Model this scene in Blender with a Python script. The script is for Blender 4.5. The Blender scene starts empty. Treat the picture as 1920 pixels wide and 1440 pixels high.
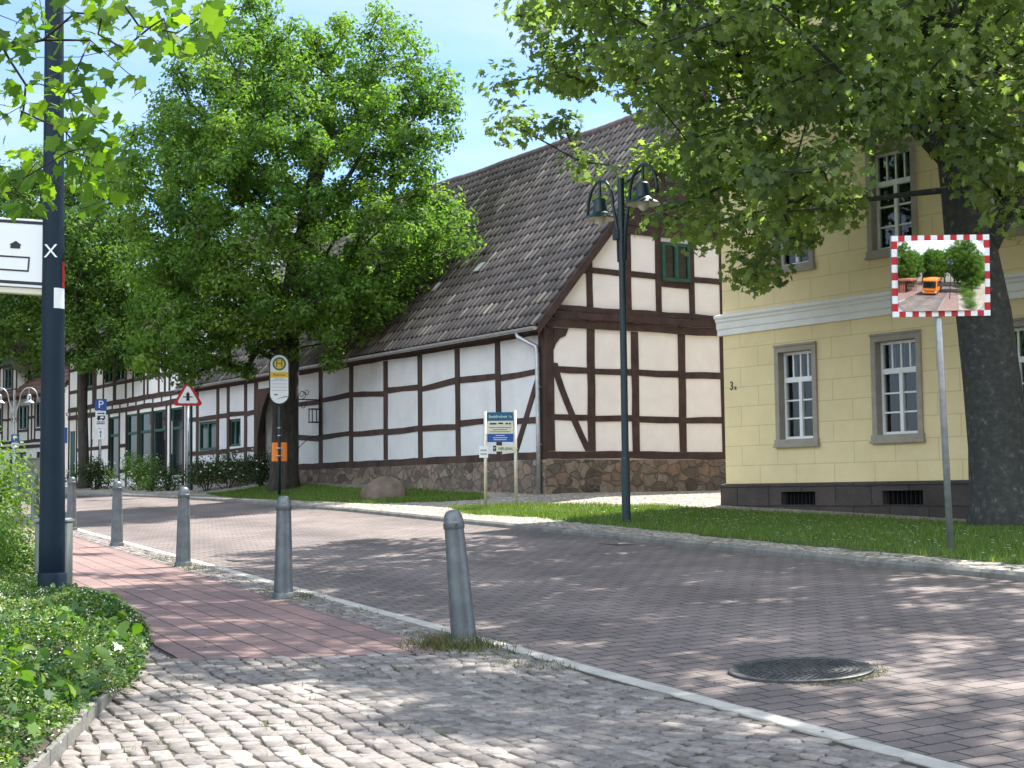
import bpy, math, random
import numpy as np
from mathutils import Vector, Matrix
R = math.radians
rng = np.random.default_rng(7)
random.seed(7)
sc = bpy.context.scene
COL = sc.collection
E = 1.5                                   # eye height above the world zero

# ------------------------------------------------------------------ camera
cd = bpy.data.cameras.new('camera'); cam = bpy.data.objects.new('camera', cd); COL.objects.link(cam)
cd.sensor_width = 36; cd.lens = 2890/1920*36; cd.clip_start = .05; cd.clip_end = 3000
pt, rl = R(4.07), R(.65)
f = Vector((0, math.cos(pt), math.sin(pt))); r0 = Vector((1, 0, 0)); u0 = Vector((0, -math.sin(pt), math.cos(pt)))
r_ = math.cos(rl)*r0 - math.sin(rl)*u0; u_ = math.cos(rl)*u0 + math.sin(rl)*r0
m = Matrix((r_, u_, -f)).transposed().to_4x4(); m.translation = (0, 0, E); cam.matrix_world = m
sc.camera = cam
# ------------------------------------------------------------------ light
SUN_EL, SUN_AZ = 57.0, 42.0      # azimuth from +Y towards +X
sd = bpy.data.lights.new('sun', 'SUN'); sd.energy = 3.3; sd.angle = R(.55); sd.color = (1, .965, .90)
so = bpy.data.objects.new('sun', sd); COL.objects.link(so)
sv = Vector((math.sin(R(SUN_AZ))*math.cos(R(SUN_EL)), math.cos(R(SUN_AZ))*math.cos(R(SUN_EL)), math.sin(R(SUN_EL))))
so.rotation_euler = sv.to_track_quat('Z', 'Y').to_euler(); so.location = (0, 0, 60)
w = bpy.data.worlds.new('World'); sc.world = w; w.use_nodes = True
nt = w.node_tree; nt.nodes.clear()
def N(t, typ, **k):
    n = t.nodes.new(typ)
    for a, b in k.items(): setattr(n, a, b)
    return n
sky = N(nt, 'ShaderNodeTexSky', sky_type='NISHITA', sun_disc=False)
sky.sun_elevation = R(SUN_EL); sky.sun_rotation = R(SUN_AZ); sky.air_density = 1.0; sky.dust_density = .8; sky.ozone_density = 1.5
tc = N(nt, 'ShaderNodeTexCoord'); mp = N(nt, 'ShaderNodeMapping'); mp.inputs['Scale'].default_value = (1.6, 1.6, 7.0); mp.inputs['Rotation'].default_value = (0, R(8), R(20))
no = N(nt, 'ShaderNodeTexNoise'); no.inputs['Scale'].default_value = 2.3; no.inputs['Detail'].default_value = 7; no.inputs['Roughness'].default_value = .55; no.inputs['Distortion'].default_value = .6
cr = N(nt, 'ShaderNodeValToRGB'); cr.color_ramp.elements[0].position = .36; cr.color_ramp.elements[1].position = .80
mx = N(nt, 'ShaderNodeMix', data_type='RGBA'); mx.inputs[7].default_value = (2.7, 3.1, 3.4, 1)
bg = N(nt, 'ShaderNodeBackground'); bg.inputs['Strength'].default_value = .088
ow = N(nt, 'ShaderNodeOutputWorld')
ml = N(nt, 'ShaderNodeMath', operation='MULTIPLY'); ml.inputs[1].default_value = .8
tn = N(nt, 'ShaderNodeMix', data_type='RGBA', blend_type='MULTIPLY'); tn.inputs[0].default_value = 1; tn.inputs[7].default_value = (.50, .60, .78, 1)
L = nt.links.new
L(tc.outputs['Generated'], mp.inputs[0]); L(mp.outputs[0], no.inputs['Vector']); L(no.outputs['Fac'], cr.inputs[0]); L(cr.outputs[0], ml.inputs[0])
L(ml.outputs[0], mx.inputs[0]); L(sky.outputs[0], tn.inputs[6]); L(tn.outputs[2], mx.inputs[6]); # added bright cloud banks behind the view, put in to lift the shade
sx = N(nt, 'ShaderNodeSeparateXYZ'); L(tc.outputs['Generated'], sx.inputs[0])
br_ = N(nt, 'ShaderNodeMapRange', interpolation_type='SMOOTHSTEP'); br_.inputs[1].default_value = .25; br_.inputs[2].default_value = -.55; L(sx.outputs['Y'], br_.inputs[0])
n2 = N(nt, 'ShaderNodeTexNoise'); n2.inputs['Scale'].default_value = 2.6; n2.inputs['Detail'].default_value = 8; n2.inputs['Roughness'].default_value = .6; L(tc.outputs['Generated'], n2.inputs['Vector'])
c2 = N(nt, 'ShaderNodeValToRGB'); c2.color_ramp.elements[0].position = .36; c2.color_ramp.elements[1].position = .52; L(n2.outputs['Fac'], c2.inputs[0])
m2 = N(nt, 'ShaderNodeMath', operation='MULTIPLY'); L(br_.outputs[0], m2.inputs[0]); L(c2.outputs[0], m2.inputs[1])
x2 = N(nt, 'ShaderNodeMix', data_type='RGBA'); x2.inputs[7].default_value = (8.2, 9.1, 10.4, 1); L(m2.outputs[0], x2.inputs[0]); L(mx.outputs[2], x2.inputs[6]); L(x2.outputs[2], bg.inputs[0])
L(bg.outputs[0], ow.inputs[0])
vs = sc.view_settings; vs.view_transform = 'Standard'; vs.look = 'None'; vs.gamma = 1; vs.exposure = 2.0; vs.use_curve_mapping = False
sc.render.engine = 'CYCLES'
sc.cycles.max_bounces = 7; sc.cycles.transparent_max_bounces = 8; sc.cycles.sample_clamp_indirect = 6

# ------------------------------------------------------------------ helpers
def obj(name, me, parent=None):
    o = bpy.data.objects.new(name, me); COL.objects.link(o)
    if parent is not None: o.parent = parent
    return o
def tag(o, label=None, cat=None, group=None, kind=None):
    if label: o['label'] = label
    if cat: o['category'] = cat
    if group: o['group'] = group
    if kind: o['kind'] = kind
    return o
def thing(name, label, cat, loc=(0, 0, 0), rz=0, group=None):
    o = obj(name, None); o.location = loc; o.rotation_euler = (0, 0, rz); o.empty_display_size = .2
    return tag(o, label, cat, group)
def copy_tree(o, parent=None):
    c = o.copy(); COL.objects.link(c)
    if parent is not None: c.parent = parent
    for ch in list(o.children): copy_tree(ch, c)
    return c

class MB:
    """collects geometry in a local frame and links it as one mesh object"""
    def __init__(s, M=None): s.v = []; s.f = []; s.mi = []; s.M = M; s.m = 0; s.uv = {}
    def add(s, vs, fs, M=None):
        n = len(s.v); M = M or s.M
        for p in vs:
            p = Vector(p)
            s.v.append(M @ p if M is not None else p)
        fl = M is not None and M.determinant() < 0
        for q in fs: s.f.append([n+i for i in (q[::-1] if fl else q)]); s.mi.append(s.m)
        return n
    def box(s, a, b, j=0):
        x0, y0, z0 = [min(a[i], b[i]) for i in range(3)]; x1, y1, z1 = [max(a[i], b[i]) for i in range(3)]
        J = lambda: random.uniform(-j, j)
        s.add([(x+J(), y, z+J()) for z in (z0, z1) for x, y in ((x0, y0), (x1, y0), (x1, y1), (x0, y1))],
              [(3, 2, 1, 0), (4, 5, 6, 7), (0, 1, 5, 4), (1, 2, 6, 5), (2, 3, 7, 6), (3, 0, 4, 7)])
    def prism(s, pts, axis, d0, d1):
        """pts 2-D outline; axis: index of the extrusion axis"""
        n = len(pts)
        def P(q, d):
            l = list(q); l.insert(axis, d); return l
        s.add([P(q, d0) for q in pts]+[P(q, d1) for q in pts],
              [tuple(range(n))[::-1], tuple(range(n, 2*n))]+[(i, (i+1) % n, n+(i+1) % n, n+i) for i in range(n)])
    def beam(s, p, q, wd, d0, d1, j=.012, seg=0):
        """timber on a wall: from p to q in wall coordinates (s,z), width wd, from depth d0 to d1 (axis 1); slightly crooked"""
        p = Vector(p); q = Vector(q); L_ = (q-p).length; n = seg or max(2, int(L_/.55)); t = (q-p)/L_; nn = Vector((-t[1], t[0]))
        up = []; lo = []
        for i in range(n+1):
            c = p+t*(L_*i/n); a = random.uniform(-j, j) if 0 < i < n else 0
            h = wd/2+random.uniform(-j, j)*.6
            up.append(c+nn*(h+a)); lo.append(c-nn*(h-a))
        s.prism([tuple(x) for x in lo]+[tuple(x) for x in up[::-1]], 1, d0, d1)
    def tube(s, pts, r, n=8, cap=True):
        pts = [Vector(p) for p in pts]; k = len(pts); rs = r if isinstance(r, (list, tuple)) else [r]*k
        vs = []; up = None
        for i, p in enumerate(pts):
            t = (pts[min(i+1, k-1)]-pts[max(i-1, 0)]).normalized()
            if up is None:
                up = Vector((0, 0, 1)) if abs(t.z) < .9 else Vector((1, 0, 0))
            a = t.cross(up).normalized(); b = a.cross(t).normalized(); up = b
            for j in range(n):
                an = 2*math.pi*j/n; vs.append(p+rs[i]*(a*math.cos(an)+b*math.sin(an)))
        fs = [(i*n+j, i*n+(j+1) % n, (i+1)*n+(j+1) % n, (i+1)*n+j) for i in range(k-1) for j in range(n)]
        if cap: fs += [tuple(range(n))[::-1], tuple(range((k-1)*n, k*n))]
        s.add(vs, fs)
    def lathe(s, prof, n=24, c=(0, 0, 0), cap=True):
        vs = [(c[0]+r*math.cos(2*math.pi*j/n), c[1]+r*math.sin(2*math.pi*j/n), c[2]+z) for r, z in prof for j in range(n)]
        k = len(prof); fs = [(i*n+j, i*n+(j+1) % n, (i+1)*n+(j+1) % n, (i+1)*n+j) for i in range(k-1) for j in range(n)]
        if cap: fs += [tuple(range(n))[::-1], tuple(range((k-1)*n, k*n))]
        s.add(vs, fs)
    def build(s, name, mat, parent=None, smooth=False, auto=None, bevel=0):
        me = bpy.data.meshes.new(name); me.from_pydata([tuple(v) for v in s.v], [], s.f)
        for mm in (mat if isinstance(mat, (list, tuple)) else [mat]): me.materials.append(mm)
        if max(s.mi, default=0): me.polygons.foreach_set('material_index', s.mi)
        if smooth: me.polygons.foreach_set('use_smooth', [True]*len(me.polygons))
        me.update()
        if auto is not None:
            me.polygons.foreach_set('use_smooth', [True]*len(me.polygons)); me.set_sharp_from_angle(angle=R(auto))
        o = obj(name, me, parent)
        if bevel:
            b = o.modifiers.new('bevel', 'BEVEL'); b.width = bevel; b.segments = 2; b.limit_method = 'ANGLE'; b.angle_limit = R(40)
        return o

def np_mesh(name, V, nv, mat, parent=None, attr=None, uv=None, smooth=False):
    """V: (n_faces*nv,3) separate polygons with nv corners each"""
    V = np.asarray(V, np.float32).reshape(-1, 3); nf = len(V)//nv
    me = bpy.data.meshes.new(name); me.vertices.add(len(V)); me.vertices.foreach_set('co', V.ravel())
    me.loops.add(len(V)); me.loops.foreach_set('vertex_index', np.arange(len(V), dtype=np.int32))
    me.polygons.add(nf); me.polygons.foreach_set('loop_start', np.arange(nf, dtype=np.int32)*nv)
    if attr is not None:
        a = me.attributes.new('rnd', 'FLOAT', 'FACE'); a.data.foreach_set('value', np.asarray(attr, np.float32))
    if uv is not None:
        u = me.uv_layers.new(name='UVMap'); u.data.foreach_set('uv', np.asarray(uv, np.float32).ravel())
    me.materials.append(mat); me.update(calc_edges=True); me.validate()
    if smooth: me.polygons.foreach_set('use_smooth', [True]*nf)
    return obj(name, me, parent)

def idx_mesh(name, V, F, mat, parent=None, attr=None, uv=None, smooth=False):
    """V (n,3), F (m,k) indexed faces, per-face attr, per-vertex uv"""
    V = np.asarray(V, np.float32); F = np.asarray(F, np.int32); mN, k = F.shape
    me = bpy.data.meshes.new(name); me.vertices.add(len(V)); me.vertices.foreach_set('co', V.ravel())
    me.loops.add(mN*k); me.loops.foreach_set('vertex_index', F.ravel()); me.polygons.add(mN)
    me.polygons.foreach_set('loop_start', np.arange(mN, dtype=np.int32)*k)
    if attr is not None:
        a = me.attributes.new('rnd', 'FLOAT', 'FACE'); a.data.foreach_set('value', np.asarray(attr, np.float32))
    if uv is not None:
        u = me.uv_layers.new(name='UVMap'); u.data.foreach_set('uv', np.asarray(uv, np.float32)[F.ravel()].ravel())
    me.materials.append(mat); me.update(calc_edges=True)
    if smooth: me.polygons.foreach_set('use_smooth', [True]*mN)
    return obj(name, me, parent)

def text(name, body, size, M, mat, parent, align='CENTER', depth=.001, sx=1):
    cu = bpy.data.curves.new(name, 'FONT'); cu.body = body; cu.size = size; cu.align_x = align; cu.align_y = 'CENTER'; cu.extrude = depth
    t = bpy.data.objects.new('text_source', cu); COL.objects.link(t); bpy.context.view_layer.update()
    me = bpy.data.meshes.new_from_object(t.evaluated_get(bpy.context.evaluated_depsgraph_get()))
    bpy.data.objects.remove(t); me.transform(M @ Matrix.Diagonal((sx, 1, 1, 1))); me.materials.clear(); me.materials.append(mat); me.name = name
    return obj(name, me, parent)

# ------------------------------------------------------------------ materials
def mat(name, c1, c2=None, rough=.8, scale=4, c3=None, bump=0, bscale=None, metal=0, coord='Object', spec=.4, detail=5, lo=.35, hi=.65, stretch=None):
    m = bpy.data.materials.new(name); m.use_nodes = True; t = m.node_tree; b = t.nodes['Principled BSDF']
    b.inputs['Roughness'].default_value = rough; b.inputs['Metallic'].default_value = metal; b.inputs['Specular IOR Level'].default_value = spec
    b.inputs['Base Color'].default_value = (*c1, 1)
    tc = N(t, 'ShaderNodeTexCoord'); mp = N(t, 'ShaderNodeMapping'); t.links.new(tc.outputs[coord], mp.inputs[0])
    if stretch: mp.inputs['Scale'].default_value = stretch
    if c2:
        n = N(t, 'ShaderNodeTexNoise'); n.inputs['Scale'].default_value = scale; n.inputs['Detail'].default_value = detail; n.inputs['Roughness'].default_value = .65
        r = N(t, 'ShaderNodeValToRGB'); e = r.color_ramp.elements; e[0].position = lo; e[1].position = hi; e[0].color = (*c1, 1); e[1].color = (*c2, 1)
        if c3: x = e.new(min(hi+.12, .95)); x.color = (*c3, 1)
        t.links.new(mp.outputs[0], n.inputs['Vector']); t.links.new(n.outputs['Fac'], r.inputs[0]); t.links.new(r.outputs[0], b.inputs['Base Color'])
    if bump:
        n2 = N(t, 'ShaderNodeTexNoise'); n2.inputs['Scale'].default_value = bscale or scale*6; n2.inputs['Detail'].default_value = 6
        bp = N(t, 'ShaderNodeBump'); bp.inputs['Strength'].default_value = bump; bp.inputs['Distance'].default_value = .02
        t.links.new(mp.outputs[0], n2.inputs['Vector']); t.links.new(n2.outputs['Fac'], bp.inputs['Height']); t.links.new(bp.outputs[0], b.inputs['Normal'])
    return m

def brick_mat(name, c1, c2, cm, bw, bh, mortar, offset=.5, rough=.85, bump=.5, stain=None, warp=.006, coord='UV', freq=2, sq=1.0, fine=.25):
    m = bpy.data.materials.new(name); m.use_nodes = True; t = m.node_tree; b = t.nodes['Principled BSDF']; lk = t.links.new
    b.inputs['Roughness'].default_value = rough; b.inputs['Specular IOR Level'].default_value = .35
    tc = N(t, 'ShaderNodeTexCoord'); wn = N(t, 'ShaderNodeTexNoise'); wn.inputs['Scale'].default_value = 3.0; wn.inputs['Detail'].default_value = 3
    lk(tc.outputs[coord], wn.inputs['Vector'])
    ad = N(t, 'ShaderNodeVectorMath', operation='MULTIPLY_ADD'); ad.inputs[1].default_value = (warp*2,)*3
    lk(wn.outputs['Color'], ad.inputs[0]); lk(tc.outputs[coord], ad.inputs[2])
    br = N(t, 'ShaderNodeTexBrick'); br.offset = offset; br.offset_frequency = freq; br.squash = sq
    for k, v in (('Scale', 1), ('Mortar Size', mortar), ('Mortar Smooth', .25), ('Bias', 0), ('Brick Width', bw), ('Row Height', bh)): br.inputs[k].default_value = v
    br.inputs['Color1'].default_value = (*c1, 1); br.inputs['Color2'].default_value = (*c2, 1); br.inputs['Mortar'].default_value = (*cm, 1)
    lk(ad.outputs[0], br.inputs['Vector'])
    n = N(t, 'ShaderNodeTexNoise'); n.inputs['Scale'].default_value = .55; n.inputs['Detail'].default_value = 6; n.inputs['Roughness'].default_value = .7; lk(tc.outputs[coord], n.inputs['Vector'])
    r = N(t, 'ShaderNodeValToRGB'); r.color_ramp.elements[0].position = .3; r.color_ramp.elements[1].position = .75
    s0, s1 = stain or ((.75, .75, .75), (1.2, 1.2, 1.2)); r.color_ramp.elements[0].color = (*s0, 1); r.color_ramp.elements[1].color = (*s1, 1)
    lk(n.outputs['Fac'], r.inputs[0])
    mu = N(t, 'ShaderNodeMix', data_type='RGBA', blend_type='MULTIPLY'); mu.inputs[0].default_value = 1; lk(br.outputs['Color'], mu.inputs[6]); lk(r.outputs[0], mu.inputs[7])
    n3 = N(t, 'ShaderNodeTexNoise'); n3.inputs['Scale'].default_value = 90; n3.inputs['Detail'].default_value = 3; lk(tc.outputs[coord], n3.inputs['Vector'])
    r3 = N(t, 'ShaderNodeMapRange'); r3.inputs[1].default_value = .3; r3.inputs[2].default_value = .7; r3.inputs[3].default_value = 1-fine; r3.inputs[4].default_value = 1+fine; lk(n3.outputs['Fac'], r3.inputs[0])
    mu2 = N(t, 'ShaderNodeMix', data_type='RGBA', blend_type='MULTIPLY'); mu2.inputs[0].default_value = 1; lk(mu.outputs[2], mu2.inputs[6]); lk(r3.outputs[0], mu2.inputs[7])
    lk(mu2.outputs[2], b.inputs['Base Color'])
    iv = N(t, 'ShaderNodeMath', operation='SUBTRACT'); iv.inputs[0].default_value = 1; lk(br.outputs['Fac'], iv.inputs[1])
    am = N(t, 'ShaderNodeMath', operation='MULTIPLY_ADD'); am.inputs[1].default_value = .25; lk(n3.outputs['Fac'], am.inputs[0]); lk(iv.outputs[0], am.inputs[2])
    bp = N(t, 'ShaderNodeBump'); bp.inputs['Strength'].default_value = bump; bp.inputs['Distance'].default_value = .012; lk(am.outputs[0], bp.inputs['Height']); lk(bp.outputs[0], b.inputs['Normal'])
    return m

def ramp(r, cols):
    e = r.color_ramp.elements; e.remove(e[1]); e[0].position = 0; e[0].color = (*cols[0], 1)
    for i, c in enumerate(cols[1:]): x = e.new((i+1)/(len(cols)-1)); x.color = (*c, 1)

def attr_mat(name, cols, rough=.7, transl=0, tcol=None, spec=.3, noise=None, bump=0):
    """colour picked per face from the 'rnd' attribute; optional translucency (leaves)"""
    m = bpy.data.materials.new(name); m.use_nodes = True; t = m.node_tree; b = t.nodes['Principled BSDF']; lk = t.links.new
    b.inputs['Roughness'].default_value = rough; b.inputs['Specular IOR Level'].default_value = spec
    at = N(t, 'ShaderNodeAttribute', attribute_name='rnd'); r = N(t, 'ShaderNodeValToRGB'); ramp(r, cols)
    lk(at.outputs['Fac'], r.inputs[0]); colout = r.outputs[0]
    if noise:
        tc = N(t, 'ShaderNodeTexCoord'); n = N(t, 'ShaderNodeTexNoise'); n.inputs['Scale'].default_value = noise[0]; n.inputs['Detail'].default_value = 6; n.inputs['Roughness'].default_value = .7
        lk(tc.outputs['Object'], n.inputs['Vector']); mr = N(t, 'ShaderNodeMapRange'); mr.inputs[1].default_value = .3; mr.inputs[2].default_value = .7; mr.inputs[3].default_value = 1-noise[1]; mr.inputs[4].default_value = 1+noise[1]
        lk(n.outputs['Fac'], mr.inputs[0]); mu = N(t, 'ShaderNodeMix', data_type='RGBA', blend_type='MULTIPLY'); mu.inputs[0].default_value = 1
        lk(colout, mu.inputs[6]); lk(mr.outputs[0], mu.inputs[7]); colout = mu.outputs[2]
        if bump:
            bp = N(t, 'ShaderNodeBump'); bp.inputs['Strength'].default_value = bump; bp.inputs['Distance'].default_value = .01; lk(n.outputs['Fac'], bp.inputs['Height']); lk(bp.outputs[0], b.inputs['Normal'])
    lk(colout, b.inputs['Base Color'])
    if transl:
        tr = N(t, 'ShaderNodeBsdfTranslucent'); ms = N(t, 'ShaderNodeMixShader'); ms.inputs[0].default_value = transl; out = t.nodes['Material Output']
        hs = N(t, 'ShaderNodeMix', data_type='RGBA', blend_type='MULTIPLY'); hs.inputs[0].default_value = 1; hs.inputs[7].default_value = (*(tcol or (1, 1, 1)), 1)
        lk(colout, hs.inputs[6]); lk(hs.outputs[2], tr.inputs['Color']); lk(b.outputs[0], ms.inputs[1]); lk(tr.outputs[0], ms.inputs[2]); lk(ms.outputs[0], out.inputs['Surface'])
    return m

M_ = {}
M_['road'] = brick_mat('road_pavers', (.192, .156, .146), (.152, .126, .119), (.033, .04, .038), .24, .17, .008, stain=((.66, .65, .64), (1.35, 1.3, 1.24)), warp=.014, bump=.8)
M_['pave'] = brick_mat('red_pavers', (.245, .158, .142), (.19, .13, .122), (.05, .04, .035), .47, .235, .008, stain=((.8, .78, .78), (1.2, 1.15, 1.1)), warp=.008, bump=.6)
M_['sett'] = attr_mat('granite_setts', [(.115, .10, .09), (.215, .188, .168), (.16, .139, .125), (.285, .255, .228)], .75, noise=(28, .35), bump=.4)
M_['joint'] = mat('joint_soil', (.035, .03, .02), (.07, .058, .036), .95, 9, (.05, .065, .02), bump=.4)
M_['kerb'] = mat('concrete', (.33, .31, .27), (.46, .43, .37), .85, 3, bump=.25, bscale=60)
M_['kerb_dark'] = mat('weathered_kerb', (.12, .118, .105), (.21, .20, .18), .9, 4, (.10, .11, .075), bump=.3, bscale=50)
M_['glass_clear'] = None
M_['ground'] = mat('soil', (.10, .085, .06), (.16, .13, .09), .95, 1.5, bump=.3)
M_['verge'] = mat('fine_paving', (.34, .3, .25), (.5, .45, .38), .9, 2.5, bump=.5, bscale=14)
M_['turf'] = mat('turf', (.03, .06, .014), (.07, .10, .026), .95, 3, (.16, .14, .07), bump=.5)
M_['plaster'] = mat('white_plaster', (.70, .69, .66), (.78, .77, .74), .85, 2.2, bump=.12, bscale=12)
M_['plaster_long'] = mat('shaded_plaster', (.56, .565, .56), (.64, .64, .63), .88, 1.6, (.50, .49, .47), bump=.15, bscale=10)  # darker than the gable plaster: the long wall's shade is put into this colour
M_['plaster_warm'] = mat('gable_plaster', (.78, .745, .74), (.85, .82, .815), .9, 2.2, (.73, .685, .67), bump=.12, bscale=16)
M_['timber'] = mat('dark_timber', (.030, .019, .015), (.075, .042, .032), .8, 3, bump=.5, bscale=18, stretch=(1, 1, .25))
M_['timber_red'] = mat('reddish_timber', (.032, .018, .017), (.068, .039, .034), .8, 4, (.06, .045, .04), bump=.5, bscale=22)
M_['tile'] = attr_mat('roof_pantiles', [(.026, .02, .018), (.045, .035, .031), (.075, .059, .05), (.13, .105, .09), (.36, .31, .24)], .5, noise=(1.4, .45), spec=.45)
M_['tile_red'] = attr_mat('red_roof_tiles', [(.12, .07, .055), (.17, .10, .08), (.145, .09, .075)], .65, noise=(1.6, .4))
M_['stone'] = None
M_['green'] = mat('green_paint', (.012, .06, .045), (.02, .085, .065), .45, 6)
M_['glass'] = mat('window_glass', (.010, .014, .015), None, .05, spec=.5)
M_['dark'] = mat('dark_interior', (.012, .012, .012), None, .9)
M_['white'] = mat('white_paint', (.72, .73, .72), (.8, .8, .79), .45, 5)
M_['taupe'] = mat('taupe_stone_trim', (.29, .255, .205), (.35, .31, .25), .8, 6, bump=.15)
M_['iron'] = mat('wrought_iron', (.015, .015, .017), None, .5, metal=.6)
M_['pole'] = mat('petrol_painted_steel', (.003, .013, .026), (.005, .018, .033), .55, 3, spec=.25)
M_['lampgreen'] = mat('green_painted_steel', (.004, .020, .024), (.008, .028, .032), .45, 4, spec=.5)
M_['zinc'] = mat('galvanised_steel', (.36, .38, .40), (.5, .52, .54), .45, 9, metal=.7)
M_['steel'] = mat('brushed_steel', (.5, .47, .4), (.62, .58, .5), .42, 12, metal=.6)
M_['cast'] = mat('grey_cast_metal', (.10, .112, .12), (.15, .162, .166), .42, 5, (.21, .21, .20), metal=.5, lo=.38, hi=.62, spec=.5, bump=.03)
M_['castiron'] = mat('manhole_iron', (.05, .052, .055), (.10, .10, .10), .55, 20, metal=.5, bump=.2)
M_['signwhite'] = mat('sign_white', (.72, .74, .74), None, .4)
M_['black'] = mat('sign_black', (.012, .014, .02), None, .5)
M_['blue'] = mat('sign_blue', (.012, .075, .30), None, .4)
M_['petrol'] = mat('sign_petrol', (.01, .10, .19), None, .4)
M_['red'] = mat('sign_red', (.42, .02, .025), None, .4)
M_['yellow'] = mat('sign_yellow', (.75, .48, .03), None, .4)
M_['signgreen'] = mat('sign_green', (.02, .13, .05), None, .4)
M_['cream'] = mat('sign_cream', (.62, .60, .48), None, .5)
M_['orange'] = mat('orange_plastic', (.75, .2, .02), None, .45)
M_['greybox'] = mat('grey_cabinet', (.16, .18, .165), (.21, .23, .21), .55, 5)
M_['bark'] = mat('dark_bark', (.028, .025, .021), (.07, .06, .05), .95, 9, bump=.9, bscale=14, stretch=(1, 1, .3))
M_['bark_plane'] = mat('plane_bark', (.034, .036, .033), (.055, .056, .05), .9, 11, (.17, .165, .145), bump=.9, bscale=16, lo=.42, hi=.60)
M_['twig'] = mat('twig_bark', (.025, .018, .013), (.045, .034, .024), .9, 12)
M_['leaf_oak'] = attr_mat('oak_leaves', [(.05, .108, .03), (.085, .165, .038), (.13, .22, .046), (.19, .28, .06)], .62, .48, (1.5, 1.7, .5), spec=.16)
M_['leaf_linden'] = attr_mat('linden_leaves', [(.055, .11, .028), (.085, .155, .033), (.125, .20, .04)], .62, .42, (1.5, 1.6, .5), spec=.16)
M_['leaf_plane'] = attr_mat('plane_leaves', [(.105, .155, .095), (.145, .20, .10), (.19, .25, .10), (.24, .31, .095)], .62, .54, (1.45, 1.65, .55), spec=.16)
M_['leaf_maple'] = attr_mat('maple_leaves', [(.05, .125, .022), (.085, .18, .028), (.13, .235, .034)], .62, .55, (1.9, 1.75, .4), spec=.16)
M_['leaf_bed'] = attr_mat('bed_leaves', [(.012, .036, .012), (.028, .075, .017), (.06, .13, .026), (.14, .23, .05), (.34, .38, .19)], .6, .42, (1.5, 1.5, .5), spec=.25)
M_['leaf_big'] = attr_mat('broad_leaves', [(.04, .11, .02), (.08, .17, .03), (.16, .25, .03)], .6, .4, (1.5, 1.6, .4), spec=.25)
M_['leaf_bush'] = attr_mat('bush_leaves', [(.018, .04, .012), (.035, .065, .018), (.06, .10, .025)], .5, .3, (1.4, 1.5, .6))
M_['leaf_light'] = attr_mat('light_bush_leaves', [(.06, .14, .02), (.11, .21, .03), (.20, .29, .06)], .45, .35, (1.5, 1.5, .5))
M_['rose'] = mat('rose_petals', (.72, .66, .60), (.75, .6, .52), .6, 5)
M_['grass'] = attr_mat('grass_blades', [(.045, .105, .015), (.07, .15, .02), (.12, .20, .032), (.24, .25, .09)], .55, .4, (1.5, 1.5, .5))
M_['blossom'] = mat('tiny_white_petals', (.6, .56, .46), (.7, .68, .6), .7, 5)
M_['leaf_ivy'] = attr_mat('ivy_leaves', [(.02, .06, .02), (.04, .11, .03), (.09, .19, .04), (.15, .25, .05)], .45, .3, (1.4, 1.5, .5), spec=.35)
M_['grass_dry'] = attr_mat('dry_grass', [(.05, .085, .02), (.09, .11, .03), (.16, .15, .06), (.22, .19, .10)], .8, .3)
M_['boulder'] = mat('boulder_stone', (.095, .072, .05), (.16, .125, .088), .85, 3, (.22, .185, .135), bump=.6, bscale=9)

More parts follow.
